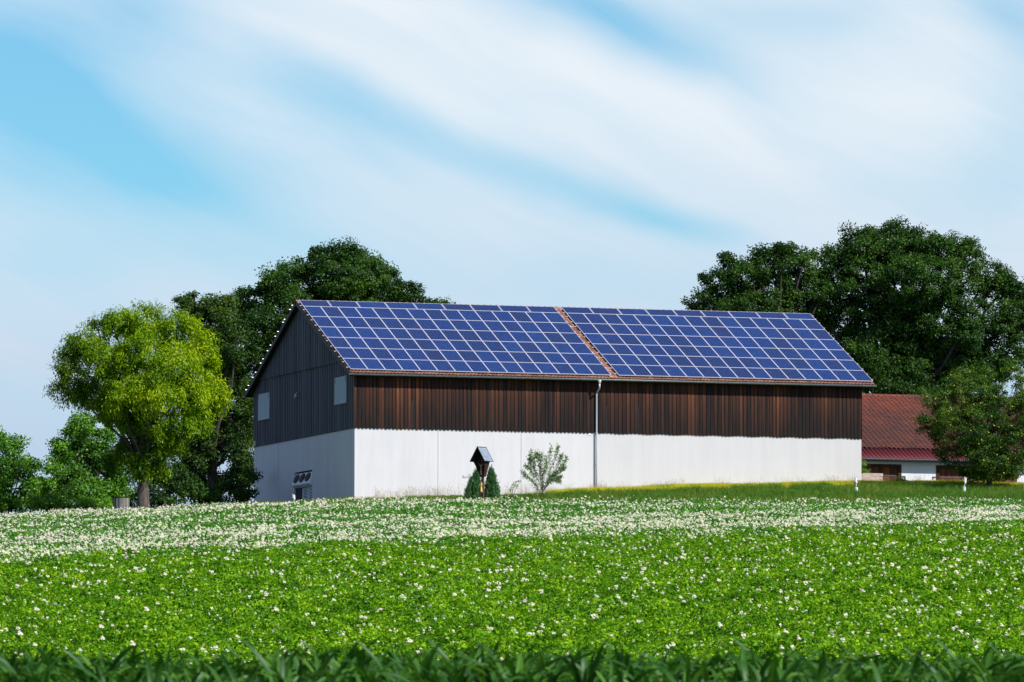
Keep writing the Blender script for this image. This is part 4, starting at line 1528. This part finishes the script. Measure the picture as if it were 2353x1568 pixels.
def figure(name, parent, x, y, z0, hgt, mat, arms, robe):
    """small carved figure: one continuous skinned body"""
    k = hgt
    J = [(0, 0, .52, .085), (0, 0, .66, .075), (0, 0, .80, .085), (0, 0, .865, .035), (0, -.02, .94, .065), (0, -.01, .99, .035)]
    E_ = [(0, 1), (1, 2), (2, 3), (3, 4), (4, 5)]

    def chain(start, lst):
        prev = start
        for q in lst:
            J.append(q)
            E_.append((prev, len(J) - 1))
            prev = len(J) - 1
    if arms:
        for s in (-1, 1):
            chain(2, [(s * .09, 0, .82, .035), (s * .22, .02, .93, .028), (s * .36, .03, 1.02, .022), (s * .41, .02, 1.04, .018)])
        for s in (-1, 1):
            chain(0, [(s * .04, -.01, .44, .055), (s * .035, -.09, .25, .042), (s * .02, .0, .08, .028), (s * .02, -.05, .0, .022)])
    else:
        chain(0, [(0, 0, .35, .11), (0, 0, .15, .13), (0, 0, .0, .14)])
        for s in (-1, 1):
            chain(2, [(s * .10, 0, .78, .05), (s * .11, -.08, .66, .042), (s * .03, -.13, .70, .03)])
    me = bpy.data.meshes.new(name)
    me.from_pydata([(a_ * k, b_ * k, c_ * k) for a_, b_, c_, r in J], E_, [])
    o = bpy.data.objects.new(name, me)
    COL.objects.link(o)
    o.parent = parent
    o.location = (x, y, z0)
    sk = o.modifiers.new('skin', 'SKIN')
    for i, q in enumerate(J):
        me.skin_vertices[0].data[i].radius = (q[3] * k, q[3] * k)
    me.skin_vertices[0].data[0].use_root = True
    ss = o.modifiers.new('sub', 'SUBSURF')
    ss.levels = ss.render_levels = 2
    me.materials.append(mat)
    return o


b = MB()
b.box(-.26, .26, -.045, -.02, zE - .03, zE + .03)
b.build('cross_beam', M['shrine_wood'], sh)
figure('carved_figure', sh, 0, -.10, zV + .10, .60, M['figure'], True, False)
b = MB()
b.box(-.07, .07, -.15, -.02, .50, .53)
b.build('figure_bracket', M['post_wood'], sh)
figure('gilded_figure', sh, 0, -.09, .53, .60, M['gold'], False, True)

# ------------------------------------------------------------------ instanced ground cover
def gn_scatter(name, pts, rot, scl, idx_, protos, label):
    """one object: points carry rotation, scale and which prototype to use"""
    me = bpy.data.meshes.new(name)
    n_p = len(pts)
    me.vertices.add(n_p)
    me.vertices.foreach_set('co', np.asarray(pts, np.float32).ravel())
    a = me.attributes.new('rot', 'FLOAT_VECTOR', 'POINT')
    a.data.foreach_set('vector', np.asarray(rot, np.float32).ravel())
    a = me.attributes.new('scl', 'FLOAT', 'POINT')
    a.data.foreach_set('value', np.asarray(scl, np.float32))
    a = me.attributes.new('pick', 'INT', 'POINT')
    a.data.foreach_set('value', np.asarray(idx_, np.int32))
    o = bpy.data.objects.new(name, me)
    COL.objects.link(o)
    pc = bpy.data.collections.new(name + '_parts')
    for q, p in enumerate(protos):
        pc.objects.link(p)
    g = bpy.data.node_groups.new(name, 'GeometryNodeTree')
    g.interface.new_socket('Geometry', in_out='INPUT', socket_type='NodeSocketGeometry')
    g.interface.new_socket('Geometry', in_out='OUTPUT', socket_type='NodeSocketGeometry')
    gi = g.nodes.new('NodeGroupInput')
    go = g.nodes.new('NodeGroupOutput')
    ci = g.nodes.new('GeometryNodeCollectionInfo')
    ci.inputs['Collection'].default_value = pc
    ci.inputs['Separate Children'].default_value = True
    ci.inputs['Reset Children'].default_value = True
    ip = g.nodes.new('GeometryNodeInstanceOnPoints')
    ip.inputs['Pick Instance'].default_value = True

    def attr(nm, typ):
        q = g.nodes.new('GeometryNodeInputNamedAttribute')
        q.data_type = typ
        q.inputs[0].default_value = nm
        return q.outputs[0]
    L_ = g.links
    L_.new(gi.outputs[0], ip.inputs['Points'])
    L_.new(ci.outputs[0], ip.inputs['Instance'])
    L_.new(attr('rot', 'FLOAT_VECTOR'), ip.inputs['Rotation'])
    L_.new(attr('scl', 'FLOAT'), ip.inputs['Scale'])
    L_.new(attr('pick', 'INT'), ip.inputs['Instance Index'])
    L_.new(ip.outputs[0], go.inputs[0])
    md = o.modifiers.new('scatter', 'NODES')
    md.node_group = g
    tag(o, label, None, kind='stuff')
    return o


rs = np.random.RandomState(77)


def proto_potato(seed, n=230, mat='potato'):
    rs_ = np.random.RandomState(seed)
    an = rs_.uniform(0, 2 * np.pi, n)
    r = .36 * rs_.rand(n) ** .6
    z = .46 * (1 - (r / .40) ** 2 * .55) * (1 - .45 * rs_.rand(n) ** 2.2)
    P = np.stack([r * np.cos(an), r * np.sin(an), z + rs_.normal(0, .02, n)], -1)
    Dn = np.stack([np.cos(an) * .5, np.sin(an) * .5, np.full(n, .9)], -1)
    Vq, Qq = leaf_quads(P, Dn, .078, .58, rs_)
    tint = np.clip(.15 + .75 * (P[:, 2] - .15) / .35 * .6 + rs_.normal(.1, .18, n), 0, 1)
    tint = np.clip(rs_.normal(.5, .22, n), 0, 1)
    return mesh_np('potato_%d' % seed, Vq, Qq, M[mat], link=False, tint=tint)


def vnoise(x, y, s, seed):
    """cheap value noise"""
    r = np.random.RandomState(seed)
    g_ = r.rand(64, 64)
    u = (x * s) % 63
    v = (y * s) % 63
    i, j = u.astype(int), v.astype(int)
    fu, fv = u - i, v - j
    fu = fu * fu * (3 - 2 * fu)
    fv = fv * fv * (3 - 2 * fv)
    i1, j1 = (i + 1) % 64, (j + 1) % 64
    return (g_[i, j] * (1 - fu) * (1 - fv) + g_[i1, j] * fu * (1 - fv) + g_[i, j1] * (1 - fu) * fv + g_[i1, j1] * fu * fv)


# potato plants in rows running across the slope
rows_d = np.arange(112, EDGE_D, .62)
T_, D_ = [], []
for q, d in enumerate(rows_d):
    half = .055 * d + 17
    t = np.arange(-half, half, .38)
    t = t + rs.uniform(-.13, .13, len(t))
    T_.append(t)
    D_.append(d + rs.normal(0, .10, len(t)) + .012 * t)
T_ = np.concatenate(T_)
D_ = np.minimum(np.concatenate(D_), EDGE_D)
hn = vnoise(T_ + 200, D_, .35, 5) * .45 + vnoise(T_ + 200, D_, 1.1, 6) * .55
hole = vnoise(T_ + 400, D_, .9, 15)
keep = (hole > .27) | (rs.rand(len(T_)) > .9)
T_, D_, hn = T_[keep], D_[keep], hn[keep]
X_, Y_ = td2xy(T_, D_)
Zg = ground_td(T_, D_)
sc = .52 + .90 * hn + rs.normal(0, .05, len(T_))
rot = np.stack([rs.normal(0, .10, len(T_)), rs.normal(0, .10, len(T_)), rs.uniform(0, 6.28, len(T_))], -1)
gn_scatter('potato_plants', np.stack([X_, Y_, Zg - .02], -1), rot, sc,
           rs.randint(0, 4, len(T_)) + 4 * (rs.rand(len(T_)) < np.clip((D_ - 250 - 1.6 * T_) / 40, 0, 1)), [proto_potato(s) for s in range(4)] + [proto_potato(s + 4, mat='potato_cool') for s in range(4)],
           'green leafy potato crop covering the sloping field')


def proto_flower(seed, k):
    rs_ = np.random.RandomState(seed)
    Vs, Qs, mi = [], [], []
    base = 0
    for q in range(k):
        c = rs_.normal(0, .020, 3)
        nn = rs_.normal(0, .30, 3) + np.array([-.05, -.45, .8])
        nn /= np.linalg.norm(nn)
        a = np.cross(nn, [1, .3, .2])
        a /= np.linalg.norm(a)
        bq = np.cross(nn, a)
        r = .025 * rs_.uniform(.8, 1.25)
        for p in range(5):
            an = 2 * np.pi * p / 5
            d0 = a * np.cos(an) + bq * np.sin(an)
            d1 = a * np.cos(an - .55) + bq * np.sin(an - .55)
            d2 = a * np.cos(an + .55) + bq * np.sin(an + .55)
            Vs += [c, c + d1 * r * .8 - nn * .003, c + d0 * r * 1.25 + nn * .002, c + d2 * r * .8 - nn * .003]
            Qs.append([base, base + 1, base + 2, base + 3])
            mi.append(0)
            base += 4
        cc_ = c + nn * .008
        Vs += [cc_ + a * .006, cc_ + bq * .006, cc_ - a * .006, cc_ - bq * .006]
        Qs.append([base, base + 1, base + 2, base + 3])
        mi.append(1)
        base += 4
    o = mesh_np('flower_%d' % seed, np.array(Vs), np.array(Qs), [M['petal'], M['stamen']], link=False, tint=np.clip(rs_.normal(.5, .2, len(Qs)), 0, 1))
    o.data.polygons.foreach_set('material_index', np.array(mi, np.int32))
    return o


def bloom(t, d):
    """flowers per square metre: sparse near the front, a dense band, thinner again, dense at the far left rim"""
    lo = 262 + 1.75 * t + 5 * (vnoise(t + 300, d, .12, 9) - .5)
    hi = 318 + 1.5 * t + 8 * (vnoise(t + 300, d, .15, 10) - .5)
    band = np.clip((d - lo) / 5, 0, 1) * np.clip((hi - d) / 8, 0, 1)
    near = np.clip((lo + 2 - d) / 4, 0, 1)
    far = np.clip((d - hi) / 6, 0, 1)
    rim = np.clip((d - 350) / 12, 0, 1) * np.clip((8 - t) / 20, 0, 1)
    n2 = vnoise(t + 500, d, .5, 12)
    return near * (.30 + .75 * n2 + .6 * n2 * np.clip((d - 190) / 60, 0, 1)) + band * (2.2 + 12.5 * n2 ** 1.5) + far * (1.0 + 4.8 * n2 ** 1.6) + rim * 5


NF = 560000
d = rs.uniform(112, EDGE_D, NF)
t = rs.uniform(-1, 1, NF) * (.055 * d + 16)
area = 264 * 2 * (.055 * d + 16)
pr_ = bloom(t, d) * area / NF
k = rs.rand(NF) < pr_
t, d = t[k], d[k]
X_, Y_ = td2xy(t, d)
hn = vnoise(t + 200, d, .35, 5) * .45 + vnoise(t + 200, d, 1.1, 6) * .55
Zf = ground_td(t, d) + .47 * (.52 + .90 * hn) + rs.uniform(.02, .14, len(t))
gn_scatter('potato_flowers', np.stack([X_, Y_, Zf], -1), np.stack([rs.normal(0, .12, len(t)), rs.normal(0, .12, len(t)), rs.normal(0.3, .7, len(t))], -1),
           (.40 + .80 * rs.rand(len(t)) ** 2.2) * np.where(d > 255 + 1.75 * t, 0.98, 1), rs.randint(0, 4, len(t)), [proto_flower(s, 3 + s * 3) for s in range(4)],
           'white potato blossom scattered over the crop, densest in a pale band')


# grass blades
def proto_tuft(name, seed, n, h, lean, mat, wid=.006, rad=.12, seed_heads=False):
    rs_ = np.random.RandomState(seed)
    an = rs_.uniform(0, 2 * np.pi, n)
    r = rad * rs_.rand(n) ** .5
    b0 = np.stack([r * np.cos(an), r * np.sin(an), np.zeros(n)], -1)
    hh = h * rs_.uniform(.45, 1.15, n)
    la = rs_.uniform(0, 2 * np.pi, n)
    ln = lean * rs_.rand(n) * hh
    dirn = np.stack([np.cos(la), np.sin(la), np.zeros(n)], -1)
    md = b0 + dirn * (ln * .3)[:, None] + np.array([0, 0, 1.]) * (hh * .6)[:, None]
    tp = b0 + dirn * ln[:, None] + np.array([0, 0, 1.]) * hh[:, None]
    sd = np.stack([-np.sin(la + 1), np.cos(la + 1), np.zeros(n)], -1) * wid
    Vs = [np.stack([b0 - sd, b0 + sd, md + sd * .8, md - sd * .8], 1).reshape(-1, 3), np.stack([md - sd * .8, md + sd * .8, tp + sd * .12, tp - sd * .12], 1).reshape(-1, 3)]
    if seed_heads:
        s2 = sd * 2.2
        up_ = np.array([0, 0, 1.]) * .09
        Vs.append(np.stack([tp - up_, tp + s2 - up_ * .3, tp + up_ * .5, tp - s2 - up_ * .3], 1).reshape(-1, 3))
    Vv = np.concatenate(Vs)
    tn_ = np.tile(np.clip(rs_.normal(.5, .25, n), 0, 1), len(Vs))
    return mesh_np(name, Vv, np.arange(len(Vv)).reshape(-1, 4), mat, link=False, tint=tn_)


def front_d(t):
    return np.where(t > -8.66, 395.07 + (t + 8.66) * .3294, 398.0)


NG = 42000
t = rs.uniform(-34, 36, NG)
d = rs.uniform(EDGE_D + .5, 404.5, NG)
k = d < np.where(t > 20, 402.6, front_d(t) - np.clip((t - 2) * .15, .1, 1.4))
t, d = t[k], d[k]
X_, Y_ = td2xy(t, d)
Zg = ground_td(t, d)
far_y = (t > 10)
sc = rs.uniform(.6, 1.3, len(t)) * np.where(vnoise(t + 90, d, .6, 31) > .55, 1.15, .85)
wall_near = np.clip(1 - (front_d(t) - d) / 3, 0, 1) * (t < 6)
sc *= (1 - .35 * wall_near) * np.where(t < -8.3, .35, np.clip(.5 + (t + 2) * .05, .5, 1))
gn_scatter('grass', np.stack([X_, Y_, Zg - .01], -1), np.stack([np.zeros(len(t)), np.zeros(len(t)), rs.uniform(0, 6.28, len(t))], -1), sc, rs.randint(0, 3, len(t)) + 3 * (vnoise(t + 70, d, .45, 33) + rs.normal(0, .12, len(t)) > .5),
           [proto_tuft('grass_%d' % s, s, 26, .34, .6, M['grass'], .008, .16) for s in range(3)] + [proto_tuft('grass_%d' % s, s, 30, .36, .7, M['grass_lush'], .008, .16) for s in range(3, 6)], 'rough green verge grass between the field and the barn')
# yellowish grass, backlit tips painted into its colour, along the top of the bank on the right
ny = 15000
t = rs.uniform(2, 34, ny)
fr_ = np.where(t > 20, 404.8, front_d(t))
d = fr_ - .2 - np.abs(rs.normal(0, 1.1, ny)) - np.clip((8 - t) * .2, 0, 2)
X_, Y_ = td2xy(t, d)
kk = rs.rand(ny) < np.clip((t - 1) / 10, .15, 1)
X_, Y_, t, d = X_[kk], Y_[kk], t[kk], d[kk]
gn_scatter('yellow_grass', np.stack([X_, Y_, ground_td(t, d)], -1), np.stack([np.zeros(len(t)), np.zeros(len(t)), rs.uniform(0, 6.28, len(t))], -1), rs.uniform(.75, 1.15, len(t)), rs.randint(0, 2, len(t)),
           [proto_tuft('yellow_%d' % s, s + 20, 20, .36, .5, M['grass_yellow'], .010, .15) for s in range(2)], 'yellowish grass with backlit tips put into its colour, along the top of the bank')
# dry seed stalks along the foot of the wall
nd_ = 420
t = np.concatenate([rs.uniform(-7.8, 19.4, nd_), rs.uniform(20, 30, 160)])
d = np.where(t < 19.6, front_d(t) - np.abs(rs.normal(.5, .35, len(t))) - .1, 403.6 + rs.rand(len(t)))
kk = rs.rand(len(t)) < .25 + .75 * (vnoise(t + 50, d, 1.0, 44) > .5)
t, d = t[kk], d[kk]
X_, Y_ = td2xy(t, d)
gn_scatter('dry_stalks', np.stack([X_, Y_, ground_td(t, d)], -1), np.stack([np.zeros(len(t)), np.zeros(len(t)), rs.uniform(0, 6.28, len(t))], -1), rs.uniform(.45, .95, len(t)), rs.randint(0, 3, len(t)),
           [proto_tuft('dry_%d' % s, s + 40, 9, .75, .45, M['grass_dry'], .004, .14, True) for s in range(3)], 'dry brown grass stalks with seed heads at the foot of the walls')


# maize in the foreground
def proto_maize(seed):
    rs_ = np.random.RandomState(seed)
    Vs, Qs, tn_ = [], [], []
    base = 0
    H__ = 1.62
    nl = 26
    az0 = rs_.uniform(0, 6.28)
    for k in range(nl):
        z0 = H__ * (.42 + .58 * k / nl)
        az = az0 + k * math.pi + rs_.normal(0, .8)
        L_ = rs_.uniform(.28, .46) * (1.0 if k < nl - 3 else .55)
        wd = rs_.uniform(.013, .020)
        el = R_(rs_.uniform(58, 86)) if k < nl - 3 else R_(rs_.uniform(60, 87))
        curl = rs_.uniform(.5, 2.2) if k < nl - 3 else rs_.uniform(.5, 2.2)
        p = np.array([0, 0, z0])
        seg = 9
        out_ = np.array([math.cos(az), math.sin(az), 0])
        sd = np.array([-math.sin(az), math.cos(az), 0])
        tw = rs_.normal(0, .6)
        for q in range(seg + 1):
            f_ = q / seg
            e_ = el - curl * f_ ** 1.6
            w_ = wd * (math.sin(math.pi * min(1, f_ * .85 + .15)) ** .7) * (1 if f_ < .95 else .3)
            s_ = sd * math.cos(tw * f_) + np.array([0, 0, 1]) * math.sin(tw * f_)
            nrm = np.cross(s_, out_ * math.cos(e_) + np.array([0, 0, 1]) * math.sin(e_))
            Vs += [p - s_ * w_, p + nrm * w_ * .35, p + s_ * w_]
            p = p + (out_ * math.cos(e_) + np.array([0, 0, 1]) * math.sin(e_)) * L_ / seg
        tt = rs_.rand()
        for q in range(seg):
            i0 = base + q * 3
            Qs += [[i0, i0 + 3, i0 + 4, i0 + 1], [i0 + 1, i0 + 4, i0 + 5, i0 + 2]]
            tn_ += [tt, tt]
        base += 3 * (seg + 1)
    # stalk
    r = .012
    for (za, zb) in ((0, H__),):
        for k in range(5):
            a0, a1 = k * 1.2566, (k + 1) * 1.2566
            Vs += [np.array([r * math.cos(a0), r * math.sin(a0), za]), np.array([r * math.cos(a1), r * math.sin(a1), za]), np.array([r * math.cos(a1) * .4, r * math.sin(a1) * .4, zb]), np.array([r * math.cos(a0) * .4, r * math.sin(a0) * .4, zb])]
            Qs.append([base, base + 1, base + 2, base + 3])
            tn_.append(.5)
            base += 4
    return mesh_np('maize_%d' % seed, np.array(Vs), np.array(Qs), M['maize'], link=False, tint=tn_, smooth=True)


tm, dm = [], []
for q, d0 in enumerate(np.arange(43, 52.5, .45)):
    tt = np.arange(-14, 14, .10) + rs.uniform(-.05, .05, len(np.arange(-14, 14, .10)))
    tm.append(tt)
    dm.append(d0 + rs.normal(0, .05, len(tt)))
tm, dm = np.concatenate(tm), np.concatenate(dm)
X_, Y_ = td2xy(tm, dm)
# plant height: tops reach about 1.25 m above the camera's eye level
gz = ground_td(tm, dm)
top = -19.8 + (HOR - 2606) / F_PX * dm
scm = (top - gz) / 1.84 * rs.uniform(.91, 1.03, len(tm)) * (1 + .04 * (vnoise(tm + 40, dm, .9, 3) - .5))
scm = scm * 1.03
gn_scatter('maize_crop', np.stack([X_, Y_, gz], -1), np.stack([rs.normal(0, .04, len(tm)), rs.normal(0, .04, len(tm)), rs.uniform(0, 6.28, len(tm))], -1), scm, rs.randint(0, 5, len(tm)),
           [proto_maize(s) for s in range(5)], 'dark green maize leaves filling the bottom edge in the foreground')
print('scene done')
